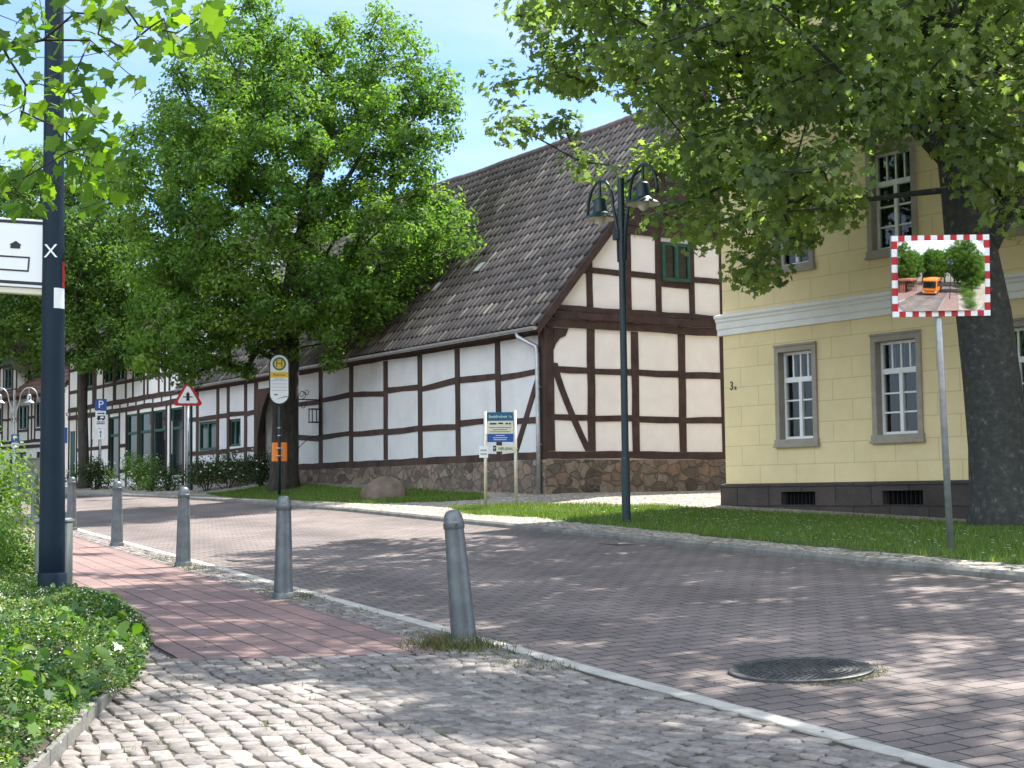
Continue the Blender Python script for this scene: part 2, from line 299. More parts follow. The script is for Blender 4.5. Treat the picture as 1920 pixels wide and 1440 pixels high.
def stone_mat(name, cols, cm, scale, rough=.9, sx=1.0, mort=.06):
    m = bpy.data.materials.new(name); m.use_nodes = True; t = m.node_tree; b = t.nodes['Principled BSDF']; lk = t.links.new
    b.inputs['Roughness'].default_value = rough; b.inputs['Specular IOR Level'].default_value = .3
    tc = N(t, 'ShaderNodeTexCoord'); mp = N(t, 'ShaderNodeMapping'); mp.inputs['Scale'].default_value = (scale*sx, scale*sx, scale*1.35); lk(tc.outputs['Object'], mp.inputs[0])
    n0 = N(t, 'ShaderNodeTexNoise'); n0.inputs['Scale'].default_value = 1.2; n0.inputs['Detail'].default_value = 3; lk(mp.outputs[0], n0.inputs['Vector'])
    ad = N(t, 'ShaderNodeVectorMath', operation='MULTIPLY_ADD'); ad.inputs[1].default_value = (.6,)*3; lk(n0.outputs['Color'], ad.inputs[0]); lk(mp.outputs[0], ad.inputs[2])
    v1 = N(t, 'ShaderNodeTexVoronoi', feature='F1'); v2 = N(t, 'ShaderNodeTexVoronoi', feature='DISTANCE_TO_EDGE')
    for v in (v1, v2): v.inputs['Scale'].default_value = 1; v.inputs['Randomness'].default_value = .9; lk(ad.outputs[0], v.inputs['Vector'])
    sp = N(t, 'ShaderNodeSeparateColor'); lk(v1.outputs['Color'], sp.inputs[0])
    r = N(t, 'ShaderNodeValToRGB'); ramp(r, cols)
    lk(sp.outputs[0], r.inputs[0])
    n = N(t, 'ShaderNodeTexNoise'); n.inputs['Scale'].default_value = 9; n.inputs['Detail'].default_value = 6; n.inputs['Roughness'].default_value = .7; lk(tc.outputs['Object'], n.inputs['Vector'])
    mr = N(t, 'ShaderNodeMapRange'); mr.inputs[1].default_value = .3; mr.inputs[2].default_value = .7; mr.inputs[3].default_value = .6; mr.inputs[4].default_value = 1.4; lk(n.outputs['Fac'], mr.inputs[0])
    mu = N(t, 'ShaderNodeMix', data_type='RGBA', blend_type='MULTIPLY'); mu.inputs[0].default_value = 1; lk(r.outputs[0], mu.inputs[6]); lk(mr.outputs[0], mu.inputs[7])
    ed = N(t, 'ShaderNodeMapRange'); ed.inputs[1].default_value = mort*.4; ed.inputs[2].default_value = mort; lk(v2.outputs['Distance'], ed.inputs[0])
    mm = N(t, 'ShaderNodeMix', data_type='RGBA'); mm.inputs[6].default_value = (*cm, 1); lk(ed.outputs[0], mm.inputs[0]); lk(mu.outputs[2], mm.inputs[7]); lk(mm.outputs[2], b.inputs['Base Color'])
    am = N(t, 'ShaderNodeMath', operation='MULTIPLY_ADD'); am.inputs[1].default_value = .6; lk(n.outputs['Fac'], am.inputs[0]); lk(ed.outputs[0], am.inputs[2])
    bp = N(t, 'ShaderNodeBump'); bp.inputs['Strength'].default_value = 1.0; bp.inputs['Distance'].default_value = .05; lk(am.outputs[0], bp.inputs['Height']); lk(bp.outputs[0], b.inputs['Normal'])
    return m
t_ = M_['road'].node_tree; b_ = t_.nodes['Principled BSDF']; src = b_.inputs['Base Color'].links[0].from_socket      # wheel tracks worn darker along the street
tcn = N(t_, 'ShaderNodeTexCoord'); sxn = N(t_, 'ShaderNodeSeparateXYZ'); t_.links.new(tcn.outputs['UV'], sxn.inputs[0]); dv = N(t_, 'ShaderNodeMath', operation='DIVIDE'); dv.inputs[1].default_value = 6; t_.links.new(sxn.outputs['X'], dv.inputs[0])
nz = N(t_, 'ShaderNodeTexNoise'); nz.inputs['Scale'].default_value = .5; nz.inputs['Detail'].default_value = 4; t_.links.new(tcn.outputs['UV'], nz.inputs['Vector']); md = N(t_, 'ShaderNodeMath', operation='MULTIPLY_ADD'); md.inputs[1].default_value = .12; t_.links.new(nz.outputs['Fac'], md.inputs[0]); t_.links.new(dv.outputs[0], md.inputs[2])
rp = N(t_, 'ShaderNodeValToRGB'); e_ = rp.color_ramp.elements; e_[0].position = .1; e_[0].color = (1.05, 1.05, 1.03, 1); e_[1].position = .98; e_[1].color = (.8, .8, .78, 1)
for q_, v_ in ((.26, .82), (.36, 1.06), (.48, 1.04), (.58, .80), (.70, 1.05), (.86, 1.02)): x_ = e_.new(q_); x_.color = (v_, v_, v_, 1)
t_.links.new(md.outputs[0], rp.inputs[0]); mu_ = N(t_, 'ShaderNodeMix', data_type='RGBA', blend_type='MULTIPLY'); mu_.inputs[0].default_value = 1; t_.links.new(src, mu_.inputs[6]); t_.links.new(rp.outputs[0], mu_.inputs[7]); t_.links.new(mu_.outputs[2], b_.inputs['Base Color'])
M_['stone'] = stone_mat('rubble_stone', [(.075, .06, .05), (.15, .115, .088), (.23, .185, .145), (.21, .14, .105), (.12, .105, .088)], (.13, .115, .09), 3.4, mort=.04)
M_['verge_sett'] = stone_mat('small_setts', [(.30, .26, .22), (.42, .37, .31), (.5, .45, .38)], (.16, .14, .10), 9, mort=.09)

# ------------------------------------------------------------------ terrain in street coordinates: a along the road, p across it
O = np.array([-.37, 11.42]); EA = np.array([-.4168, .9090]); EN = np.array([.9090, .4168])
def ap(x, y): return (x-O[0])*EA[0]+(y-O[1])*EA[1], (x-O[0])*EN[0]+(y-O[1])*EN[1]
def xy(a, p): return O[0]+a*EA[0]+p*EN[0], O[1]+a*EA[1]+p*EN[1]
def pf(a): return np.interp(a, [20, 24.5, 29.3, 33.8, 37.8, 40.3, 47, 70], [5.75, 5.5, 5.24, 4.8, 4.0, 3.6, 2.8, 2.6])
def H(a, p):
    a = np.asarray(a, float); p = np.asarray(p, float)
    ae = np.where(a > 45, 45+(a-45)*.5, a); ae = np.maximum(ae, -80)
    z = -1.11+.0272*ae+.05*np.clip(p-.33, 0, 5.42)
    amp = np.interp(a, [0, 8, 13.7, 18.3, 21, 30, 40, 50], [.06, .08, .17, .3, .3, .40, .3, .1])
    wid = np.interp(a, [8, 13.7, 18.3, 30, 40], [5.5, 5.3, 3.7, 2.1, 1.5])
    z = z+.045*np.clip((p-pf(a))/.02, 0, 1)+amp*np.clip((p-5.87)/wid, 0, 1)
    return z+E
def gz(x, y): return float(H(*ap(x, y)))
def onground(x, y, dz=0): return (x, y, gz(x, y)+dz)

def sheet(name, aa, pfun, mat_, dz, swap=False):
    """strip between p-lines; pfun(a) gives the list of p values"""
    V = []; UV = []; F = []; k = None
    for a in aa:
        ps = pfun(a); k = len(ps)
        for p in ps:
            x, y = xy(a, p); V.append((x, y, float(H(a, p))+dz)); UV.append((p, a) if swap else (a, p))
    for i in range(len(aa)-1):
        for j in range(k-1): F.append((i*k+j, i*k+j+1, (i+1)*k+j+1, (i+1)*k+j))
    return tag(idx_mesh(name, V, F, mat_, uv=UV, smooth=True), kind='structure')

def clear_glass():
    m = bpy.data.materials.new('clear_window_glass'); m.use_nodes = True; t = m.node_tree; t.nodes.clear()
    o = N(t, 'ShaderNodeOutputMaterial'); ms = N(t, 'ShaderNodeMixShader'); tr = N(t, 'ShaderNodeBsdfTransparent'); gl = N(t, 'ShaderNodeBsdfGlossy'); fr = N(t, 'ShaderNodeFresnel')
    tr.inputs['Color'].default_value = (.75, .79, .77, 1); gl.inputs['Roughness'].default_value = .02; fr.inputs['IOR'].default_value = 1.7
    t.links.new(fr.outputs[0], ms.inputs[0]); t.links.new(tr.outputs[0], ms.inputs[1]); t.links.new(gl.outputs[0], ms.inputs[2]); t.links.new(ms.outputs[0], o.inputs['Surface']); return m
M_['glass_clear'] = clear_glass()

# ------------------------------------------------------------------ ground
def inside(poly, a, p):
    poly = np.array(poly); res = np.zeros(len(a), bool); j = len(poly)-1
    for i in range(len(poly)):
        xi, yi = poly[i]; xj, yj = poly[j]
        c = ((yi > p) != (yj > p)) & (a < (xj-xi)*(p-yi)/(yj-yi+1e-12)+xi); res ^= c; j = i
    return res
ga = np.unique(np.concatenate([[-900, -500, -250, -120, -80], np.arange(-60, 76, 1.0), [90, 120, 200, 400, 900]]))
gp = np.unique(np.concatenate([[-900, -400, -150, -60, -25], np.arange(-12, 16, .5), [20, 30, 60, 150, 400, 900]]))
sheet('ground', ga, lambda a: gp, M_['ground'], -.10)
A_ = np.concatenate([np.arange(-60, -8, 2.0), np.arange(-8, 60, .5), np.arange(60, 100, 4.0)])
sheet('road', A_, lambda a: [.33, 1.2, 2.4, 3.6, max(pf(a)-.6, 3.7 if pf(a) > 4.3 else pf(a)*.9), pf(a)] if pf(a) > 3.8 else [.33, .8, 1.2, 1.6, pf(a)*.8, pf(a)], M_['road'], -.028, swap=True)
sheet('path', A_, lambda a: [pf(a)+.08, pf(a)+.25, 6.15, 6.9, 7.6, 8.4, 9.2, 10, 10.8, 11.6, 14, 18, 24] if pf(a) > 5.3 else [pf(a)+.08, pf(a)+.3, 5.87, 6.2, 6.6, 7.4, 8.2, 9, 10, 11.6, 14, 18, 24], M_['verge_sett'], 0)
def a0(p): return .08-.216*(p+2.21)
ts = np.concatenate([np.arange(0, 60, .6), [70, 85, 100]]); ps_ = [-2.06, -1.4, -.8, -.2]
V = []; UV = []; F = []
for t_ in ts:
    for p in ps_:
        a = a0(p)+t_; x, y = xy(a, p); V.append((x, y, float(H(a, p)))); UV.append((a, p))
for i in range(len(ts)-1):
    for j in range(3): F.append((i*4+j, i*4+j+1, i*4+j+5, i*4+j+4))
tag(idx_mesh('pavement', V, F, M_['pave'], uv=UV), kind='structure')
sheet('pavement_behind', np.arange(-60, -9.9, 2.5), lambda a: [-4, -2, .2], M_['pave'], -.002)
sheet('joint_bed', np.concatenate([np.arange(-10, 60, .5), [80, 100]]), lambda a: [(-6.2 if a < 1.2 else -.22), (-3 if a < 1.2 else -.1), .2], M_['joint'], -.0075)

def slabs(name, a0_, a1_, ln, p0f, p1f, top, gap, mat_, rnd=.006, edge=.02, base=None):
    mb = MB(); a = a0_
    while a < a1_:
        l = ln*random.uniform(.93, 1.07); jj = random.uniform(-rnd, rnd)
        for n_ in range(1):
            c = []
            for aa in (a+gap, a+l-gap):
                p0, p1 = p0f(aa), p1f(aa); z = float(H(aa, base(aa) if base else p0))+jj
                for p, dz in ((p0, -.12), (p0, top-edge), (p0+edge, top), (p1-.008, top), (p1, top-.008), (p1, -.12)):
                    x, y = xy(aa, p); c.append((x, y, z+dz))
            mb.add(c, [(0, 1, 2, 3, 4, 5)[::-1], (6, 7, 8, 9, 10, 11)]+[(i, (i+1) % 6, 6+(i+1) % 6, 6+i) for i in range(6)])
        a += l
    return tag(mb.build(name, mat_), kind='structure')
slabs('kerb_band', -12, 60, 1.0, lambda a: .2, lambda a: .335, .006, .003, M_['kerb'], .003, .006)
slabs('kerb', -14, 70, 1.0, lambda a: float(pf(a))-.015, lambda a: float(pf(a))+.09, .048, .005, M_['kerb_dark'], .004, .03, base=lambda a: float(pf(a)))

def setts(name, centres, sizes, angs, mat_, top=.0055, parent=None):
    """granite setts: jittered quads with a rounded rim, in (a,p) coordinates"""
    n = len(centres); base = np.array([(-.5, -.5), (.5, -.5), (.5, .5), (-.5, .5)])
    q = base[None]*sizes[:, None, :]; q = q+rng.normal(0, .0105, q.shape)
    co, si = np.cos(angs)[:, None], np.sin(angs)[:, None]
    out = []
    for sc_, dz in ((1.0, -.012), (.965, .001), (.88, top)):
        qa = q[..., 0]*sc_; qp = q[..., 1]*sc_
        a = centres[:, None, 0]+qa*co-qp*si; p = centres[:, None, 1]+qa*si+qp*co
        x, y = xy(a, p); z = H(a, np.minimum(p, .3))+dz+rng.normal(0, .0022, (n, 1))+rng.normal(0, .0014, (n, 4))
        out.append(np.stack([x, y, z], -1))
    V = np.concatenate(out, 1).reshape(-1, 3); b = np.arange(n)[:, None]*12; F = []
    for k in (0, 4):
        for i in range(4): F.append(b+np.array([k+i, k+(i+1) % 4, k+4+(i+1) % 4, k+4+i]))
    F.append(b+np.array([8, 9, 10, 11])); F = np.stack(F, 1).reshape(-1, 4)
    at = np.repeat(rng.random(n), 9)
    return tag(idx_mesh(name, V, F, mat_, parent, attr=at, smooth=False), kind='structure')
def bed_edge(a): return np.interp(a, [-8, -3.3, -1.7, .87, 2, 60], [-5.0, -3.40, -2.87, -2.16, -2.06, -2.06])
c_ = []; s_ = []; g_ = []
def warp(a, p):
    k = np.clip((-a-.2)/1.2, 0, 1)*np.clip((p+1.5)/1.1, 0, 1)
    da = .22*math.sin(1.7*p+.8)*k; dp = k*.40*math.sin(1.05*a+.7)+.035*math.sin(2.1*a)
    return a+da, p+dp
row = -7.0
while row < 1.4:
    wd = random.uniform(.095, .12); a = -6.6+random.uniform(0, .2)
    while a < 2.2:
        ln = random.uniform(.10, .155); A, P = warp(a+ln/2, row+wd/2)
        A2, P2 = warp(a+ln/2+.05, row+wd/2)
        if P < .2-.05 and P > bed_edge(A)-.14 and A < (a0(P)+.03 if P > -2.06 else 1.15) and P > -5.2:
            c_.append((A, P)); s_.append((ln-.009, wd-.014)); g_.append(math.atan2(P2-P, A2-A))
        a += ln
    row += wd
setts('cobble_apron', np.array(c_), np.array(s_), np.array(g_)+rng.normal(0, .05, len(g_)), M_['sett'])
c_ = []; s_ = []
for k in range(4):
    a = -.6+random.random()*.1
    while a < 34:
        ln = random.uniform(.085, .125); p = -.2+.1*k+.05
        if a > a0(p)-.02: c_.append((a+ln/2, p)); s_.append((ln-.014, .086))
        a += ln
setts('cobble_strip', np.array(c_), np.array(s_), rng.normal(0, .06, len(c_)), M_['sett'], .005)

# bed border stones on the near left
mb = MB()
def border(p0, p1, n):
    p0 = np.array(p0); p1 = np.array(p1); d = (p1-p0)/n; nn = np.array([d[1], -d[0]])/np.hypot(*d); nn = nn if nn[1] < 0 else -nn
    for i in range(n):
        a_, b_ = p0+d*(i+.012), p0+d*(i+.988); j = random.uniform(-.008, .008); c = []
        for q in (a_, b_, b_+nn*.09, a_+nn*.09):
            x, y = xy(*q); c.append((x, y, gz(x, y)))
        mb.add([(x, y, z-.1) for x, y, z in c]+[(x, y, z+.085+j) for x, y, z in c], [(0, 1, 2, 3)[::-1], (4, 5, 6, 7), (0, 1, 5, 4), (1, 2, 6, 5), (2, 3, 7, 6), (3, 0, 4, 7)])
border((-6.5, -4.5), (-3.3, -3.40), 8); border((-3.3, -3.40), (-1.7, -2.87), 4); border((-1.7, -2.87), (.87, -2.16), 6); border((.87, -2.16), (2, -2.06), 3); border((2, -2.06), (40, -2.06), 44)
tag(mb.build('bed_border', M_['kerb_dark'], bevel=.008), kind='structure')

# lawns
LAWN_A = [(17.2, 6.9), (15.1, 6.35), (13.1, 6.75), (9.8, 6.6), (6.9, 6.45), (4.6, 6.45), (2.5, 6.4), (.8, 6.4), (-5.5, 6.4), (-5.5, 13.5), (4.9, 11.6), (8.9, 10.8), (12.35, 10.18), (14.1, 9.9), (16.3, 8.3)]
LAWN_B = [(32.2, 5.75), (30.9, 6.6), (29.6, 7.6), (25.9, 7.76), (22.95, 8.45), (19.8, 8.72), (18.15, 8.17), (19.1, 7.21), (20.4, 6.5), (23.2, 6.2), (26, 5.8), (29, 5.55)]
def lawn(name, poly):
    poly = np.array(poly); st = .25
    aa = np.arange(poly[:, 0].min()-st, poly[:, 0].max()+st, st); pp = np.arange(poly[:, 1].min()-st, poly[:, 1].max()+st, st)
    Ag, Pg = np.meshgrid(aa, pp, indexing='ij'); n = len(pp)
    ins = inside(poly, (Ag+st/2).ravel(), (Pg+st/2).ravel()).reshape(Ag.shape)
    jx = Ag+rng.normal(0, .05, Ag.shape); jp = Pg+rng.normal(0, .05, Pg.shape); x, y = xy(jx, jp); c4 = np.zeros(Ag.shape, int)
    for di in (0, 1):
        for dj in (0, 1): c4[di:, dj:] += ins[:Ag.shape[0]-di, :Ag.shape[1]-dj]
    z = H(jx, jp)+np.where(c4 > 3, .02+rng.normal(0, .006, Ag.shape), -.012)
    V = np.stack([x, y, z], -1).reshape(-1, 3); i, j = np.nonzero(ins[:-1, :-1]); b = i*n+j
    tag(idx_mesh(name, V, np.stack([b, b+1, b+n+1, b+n], 1), M_['turf'], smooth=True), kind='structure')
lawn('lawn', LAWN_A); lawn('lawn', LAWN_B)
def blades(name, a, p, h, wd, mat_, dz=.01, lean=.5):
    n = len(a); x, y = xy(a, p); z = H(a, p)+dz; an = rng.random(n)*6.283; ln = rng.random(n)*lean; la = rng.random(n)*6.283
    dx, dy = np.cos(an)*wd, np.sin(an)*wd
    b0 = np.stack([x-dx, y-dy, z], -1); b1 = np.stack([x+dx, y+dy, z], -1); tp = np.stack([x+np.cos(la)*ln*h, y+np.sin(la)*ln*h, z+h], -1)
    return tag(np_mesh(name, np.stack([b0, b1, tp], 1), 3, mat_, attr=rng.random(n)), kind='stuff')
def sample(poly, n):
    poly = np.array(poly); lo = poly.min(0); hi = poly.max(0); q = lo+rng.random((n*3, 2))*(hi-lo); k = inside(poly, q[:, 0], q[:, 1]); return q[k][:n].T
a, p = sample([q if q[0] > -2 else (-2, q[1]) for q in LAWN_A], 90000); pat = .5+.5*np.sin(a*2.1+3*np.sin(p*1.7))*np.sin(p*2.6+a)
blades('grass', a, p, (.035+.05*rng.random(len(a)))*(.7+.6*pat), .006, M_['grass'])
a, p = sample(LAWN_B, 32000); blades('grass', a, p, .04+.05*rng.random(len(a)), .008, M_['grass'])
# daisies
k = 260; a, p = sample([(12, 7), (1, 6.4), (1, 9), (8, 10), (14, 9)], k); x, y = xy(a, p); z = H(a, p)+.075
o3 = np.stack([np.stack([x+math.cos(t)*.016, y+math.sin(t)*.016, z+.004*math.cos(t*2)], -1) for t in np.arange(6)*math.pi/3], 1)
tag(np_mesh('daisies', o3, 6, M_['signwhite']), kind='stuff')
# weeds in the joints of the sett strip and the apron
n = 5200; a = rng.random(n)*14-1.5; p = -.2+rng.random(n)*.42; k = np.sin(a*3.1)+np.sin(a*1.3+2)+rng.random(n) > .75; a, p = a[k], p[k]
blades('joint_weeds', a, p, .012+.03*rng.random(len(a)), .004, M_['grass_dry'], 0, 1.2)
n = 1500; a = -3.5+rng.random(n)*3; p = -3.2+rng.random(n)*3.3; k = (np.sin(a*7+p*5)+np.sin(p*9-a*3) > .9) & (p > bed_edge(a)+.05); a, p = a[k], p[k]
blades('joint_weeds', a, p, .012+.03*rng.random(len(a)), .003, M_['grass'], 0, 1.3)
n = 900; th = rng.random(n)*6.283; rr = np.abs(rng.normal(0, .16, n))+.07; a = -.05+np.cos(th)*rr*1.3; p = -.08+np.sin(th)*rr
t_ = blades('grass_tuft', a, p, (.05+.10*rng.random(n))*np.exp(-(rr-.07)*2.2), .005, M_['grass_dry'], 0, 1.0); del t_['kind']
tag(t_, 'tuft of weedy grass round the foot of the leaning nearest bollard', 'grass tuft')
n = 700; th = rng.normal(-.9, .55, n); rr = rng.normal(.50, .03, n); x, y = 1.82+np.cos(th)*rr, 9.93+np.sin(th)*rr; a, p = ap(x, y)
blades('joint_weeds', a, p, .004+.008*rng.random(n), .004, M_['grass_dry'], -.028, 1.4)
# dry leaves and litter on the apron and pavement
n = 420; a = rng.random(n)*20-5; p = -2.4+rng.random(n)**1.3*7.6; x, y = xy(a, p); z = H(a, p)+np.where(p < .3, .010, -.022); V = []
for i in range(n):
    an = random.random()*6.28; s = random.uniform(.008, .02); V.append([(x[i]+s*math.cos(an+t)*(1 if k % 2 else .6), y[i]+s*math.sin(an+t)*(1 if k % 2 else .6), z[i]+random.uniform(0, .008)) for k, t in enumerate((0, 1.57, 3.14, 4.71))])
tag(np_mesh('leaf_litter', np.array(V), 4, M_['twig']), kind='stuff')

# manhole cover in the road
mx_, my_ = 1.82, 9.93; a_, p_ = ap(mx_, my_)
slope = Matrix(((1, 0, 0), (0, 1, 0), (0, 0, 1))).to_4x4()
nx = -(gz(mx_+.4, my_)-gz(mx_-.4, my_))/.8; ny = -(gz(mx_, my_+.4)-gz(mx_, my_-.4))/.8
mq = Vector((0, 0, 1)).rotation_difference(Vector((nx, ny, 1)).normalized()).to_matrix().to_4x4(); mq.translation = (mx_, my_, gz(mx_, my_)-.026)
mh = thing('manhole_cover', 'round cast iron manhole cover with studded rings set in the road', 'manhole cover', (mx_, my_, gz(mx_, my_)-.026))
Ml = mq.copy(); Ml.translation = (0, 0, 0)
b = MB(Ml); b.lathe([(.46, -.03), (.46, .012), (.452, .016), (.425, .016), (.42, .010), (.40, .010)], 48, cap=False); b.build('frame', M_['castiron'], mh)
b = MB(Ml); b.lathe([(.398, -.02), (.398, .008), (.0, .008)], 48, cap=False)
for rr, k in ((.37, 54), (.335, 48), (.295, 42), (.255, 36)):
    for i in range(k):
        t = 6.2832*i/k; c, s = math.cos(t), math.sin(t); hw = .010
        q = [(rr*c-s*hw-c*.012, rr*s+c*hw-s*.012), (rr*c+s*hw-c*.012, rr*s-c*hw-s*.012), (rr*c+s*hw+c*.012, rr*s-c*hw+s*.012), (rr*c-s*hw+c*.012, rr*s+c*hw+s*.012)]
        b.prism(q, 2, .0075, .015)
for ix in range(-6, 7):
    for iy in range(-6, 7):
        if math.hypot(ix, iy) < 6.3 and (ix+iy) % 2 == 0: b.box((ix*.036-.011, iy*.036-.011, .0075), (ix*.036+.011, iy*.036+.011, .015))
b.build('lid', M_['castiron'], mh)
def grate(name, x, y, wd, ln, label):
    a, p = ap(x, y); g = thing(name, label, 'drain grate', onground(x, y, -.040), math.atan2(EA[1], EA[0]))
    z0 = 0.0; b = MB()
    for s in (-1, 1): b.box((-ln/2, s*wd/2-.02, -.03), (ln/2, s*wd/2+.02, .012)); b.box((s*ln/2-.02, -wd/2+.021, -.03), (s*ln/2+.02, wd/2-.021, .012))
    b.build('frame', M_['castiron'], g); b = MB()
    for i in range(9): t = -ln/2+.04+(ln-.08)*i/8; b.box((t-.012, -wd/2+.021, -.02), (t+.012, wd/2-.021, .009))
    b.build('bars', M_['castiron'], g); b = MB(); b.box((-ln/2, -wd/2, -.035), (ln/2, wd/2, -.025)); b.build('pit', M_['dark'], g)
grate('drain_grate', 1.45, 20.55, .42, .55, 'iron drain grate against the far kerb in front of the lamp post')
grate('drain_grate', -3.62, 20.75, .36, .5, 'iron drain grate in the road beside the bollard row')

# ------------------------------------------------------------------ bollards
def make_bollard():
    t = thing('bollard', None, 'bollard', group='grey domed bollards along the pavement edge')
    b = MB(); b.lathe([(.110, -.04), (.110, .045), (.104, .055), (.096, .058), (.094, .07), (.0735, .80), (.0715, .862)], 32); b.build('shaft', M_['cast'], t, auto=35)
    b = MB(); b.lathe([(.066, .856), (.0765, .860), (.079, .868), (.079, .902), (.074, .908), (.072, .914), (.0715, .925), (.066, .958), (.052, .984), (.03, .997), (.004, 1.0)], 32)
    c = b.build('cap', M_['cast'], t, auto=35)
    for i in range(3):
        b = MB(); an = R(-75+120*i); x, y = math.cos(an), math.sin(an); b.tube([(x*.076, y*.076, .884), (x*.0802, y*.0802, .884)], .006, 8); b.build('screw', M_['black'], c)
    return t
bol = make_bollard()
BL = [((-.37, 11.42), 'nearest and largest grey bollard, leaning to the left beside the grass tuft', (0, -4.6)),
      ((-2.26, 15.19), 'upright grey bollard second nearest, in front of the bus stop sign', (0, .3)),
      ((-4.17, 19.54), 'grey domed bollard third nearest, below the priority warning triangle', (0, .6)),
      ((-6.11, 23.84), 'grey domed bollard fourth nearest, in front of the flowering rose shrub', (0, -.3)),
      ((-8.22, 28.77), 'grey bollard partly behind the grey box at the foot of the dark blue pole', (0, .2)),
      ((-10.09, 32.63), 'far grey bollard seen just left of the dark blue pole', (0, 1.0)),
      ((-11.75, 36.6), 'farthest grey bollard, half hidden by the leafy hedge at the left edge', (0, .4))]
for i, ((x, y), lab, (rx, ry)) in enumerate(BL):
    o = bol if i == 0 else copy_tree(bol)
    o.location = onground(x, y); o.rotation_euler = (R(rx), R(ry), R(40*i)) if i else (R(rx), R(ry), 0); o['label'] = lab

def face_cam(x, y): return math.atan2(y, x)-math.pi/2      # rotation that makes local -Y look back along the street of sight
# ------------------------------------------------------------------ dark blue pole, its white sign and the box behind
px_, py_ = -4.05, 13.6; zg = gz(px_, py_)
t = thing('street_pole', 'tall dark blue steel pole in the planting bed at the left', 'pole', (px_, py_, zg))
b = MB(); n_ = 9; b.tube([(-.005*i, 0, -.2+.86*i) for i in range(n_)], [.116-.0052*i for i in range(n_)], 32); b.build('shaft', M_['pole'], t, smooth=True)
b = MB(); b.lathe([(.125, -.02), (.125, .35), (.119, .37)], 32); b.build('base_sleeve', M_['pole'], t, auto=40)
def curved_patch(parent, name, mat_, z0, z1, an0, an1, rad, xo):
    b = MB(); k = 10; vs = []
    for i in range(k+1):
        an = R(an0+(an1-an0)*i/k)
        for z in (z0, z1): vs.append((xo+rad(z)*math.cos(an), rad(z)*math.sin(an), z))
    b.add(vs, [(2*i, 2*i+2, 2*i+3, 2*i+1) for i in range(k)]); return b.build(name, mat_, parent)
zr = lambda z: z+E-zg
prad = lambda z: .116-.0052*(z+.2)/.86+.0015
curved_patch(t, 'white_sticker', M_['signwhite'], zr(1.68), zr(1.86), -70, 2, prad, -.017).name = 'sticker'
curved_patch(t, 'red_sticker', M_['red'], zr(1.865), zr(2.10), -22, 8, prad, -.018).name = 'sticker'
text('painted_cross', 'X', .17, Matrix.Translation((-.012, -.103, zr(2.18))) @ Matrix.Rotation(R(90), 4, 'X'), M_['signwhite'], t)
t = thing('direction_sign', 'white black-bordered direction sign panel fixed left of the dark blue pole', 'sign', (-4.20, 13.58, zr(0)+zg), R(-2))
T = Matrix.Rotation(R(4.6), 4, 'Y'); b = MB(T); b.box((-1.62, -.02, 1.86), (0, .10, 2.47)); b.build('panel', M_['signwhite'], t, bevel=.006)
b = MB(T)
for x0, x1, z0, z1 in ((-1.6, -.028, 2.425, 2.452), (-1.6, -.028, 1.885, 1.912), (-.055, -.028, 1.9125, 2.4245), (-.60, -.235, 2.118, 2.132), (-.60, -.235, 1.998, 2.012), (-.249, -.235, 2.0125, 2.1175)): b.box((x0, -.0235, z0), (x1, -.0205, z1))
b.build('border', M_['black'], t)
b = MB(T); b.prism([(-.42, 2.20), (-.332, 2.20), (-.332, 2.232), (-.318, 2.232), (-.375, 2.268), (-.432, 2.232), (-.42, 2.232)], 1, -.0235, -.0205); b.build('pictogram', M_['black'], t)
b = MB(T); b.box((-1.6, .0, 1.80), (-.03, .09, 1.858)); b.build('lower_rail', M_['cream'], t, bevel=.01)
for z in (1.95, 2.3): b = MB(); b.box((-.01, .02, z), (.10, .06, z+.05)); b.build('bracket', M_['zinc'], t)
t = thing('junction_box', 'low grey street cabinet standing behind the dark blue pole', 'cabinet', onground(-4.385, 14.75))
b = MB(); b.box((-.155, -.09, -.1), (.155, .12, .76)); b.build('body', M_['greybox'], t, bevel=.015)
b = MB(); b.prism([(-.115, .762), (.145, .762), (.145, .785), (.03, .80), (-.115, .785)], 0, -.163, .163); b.build('lid', M_['greybox'], t, bevel=.006)

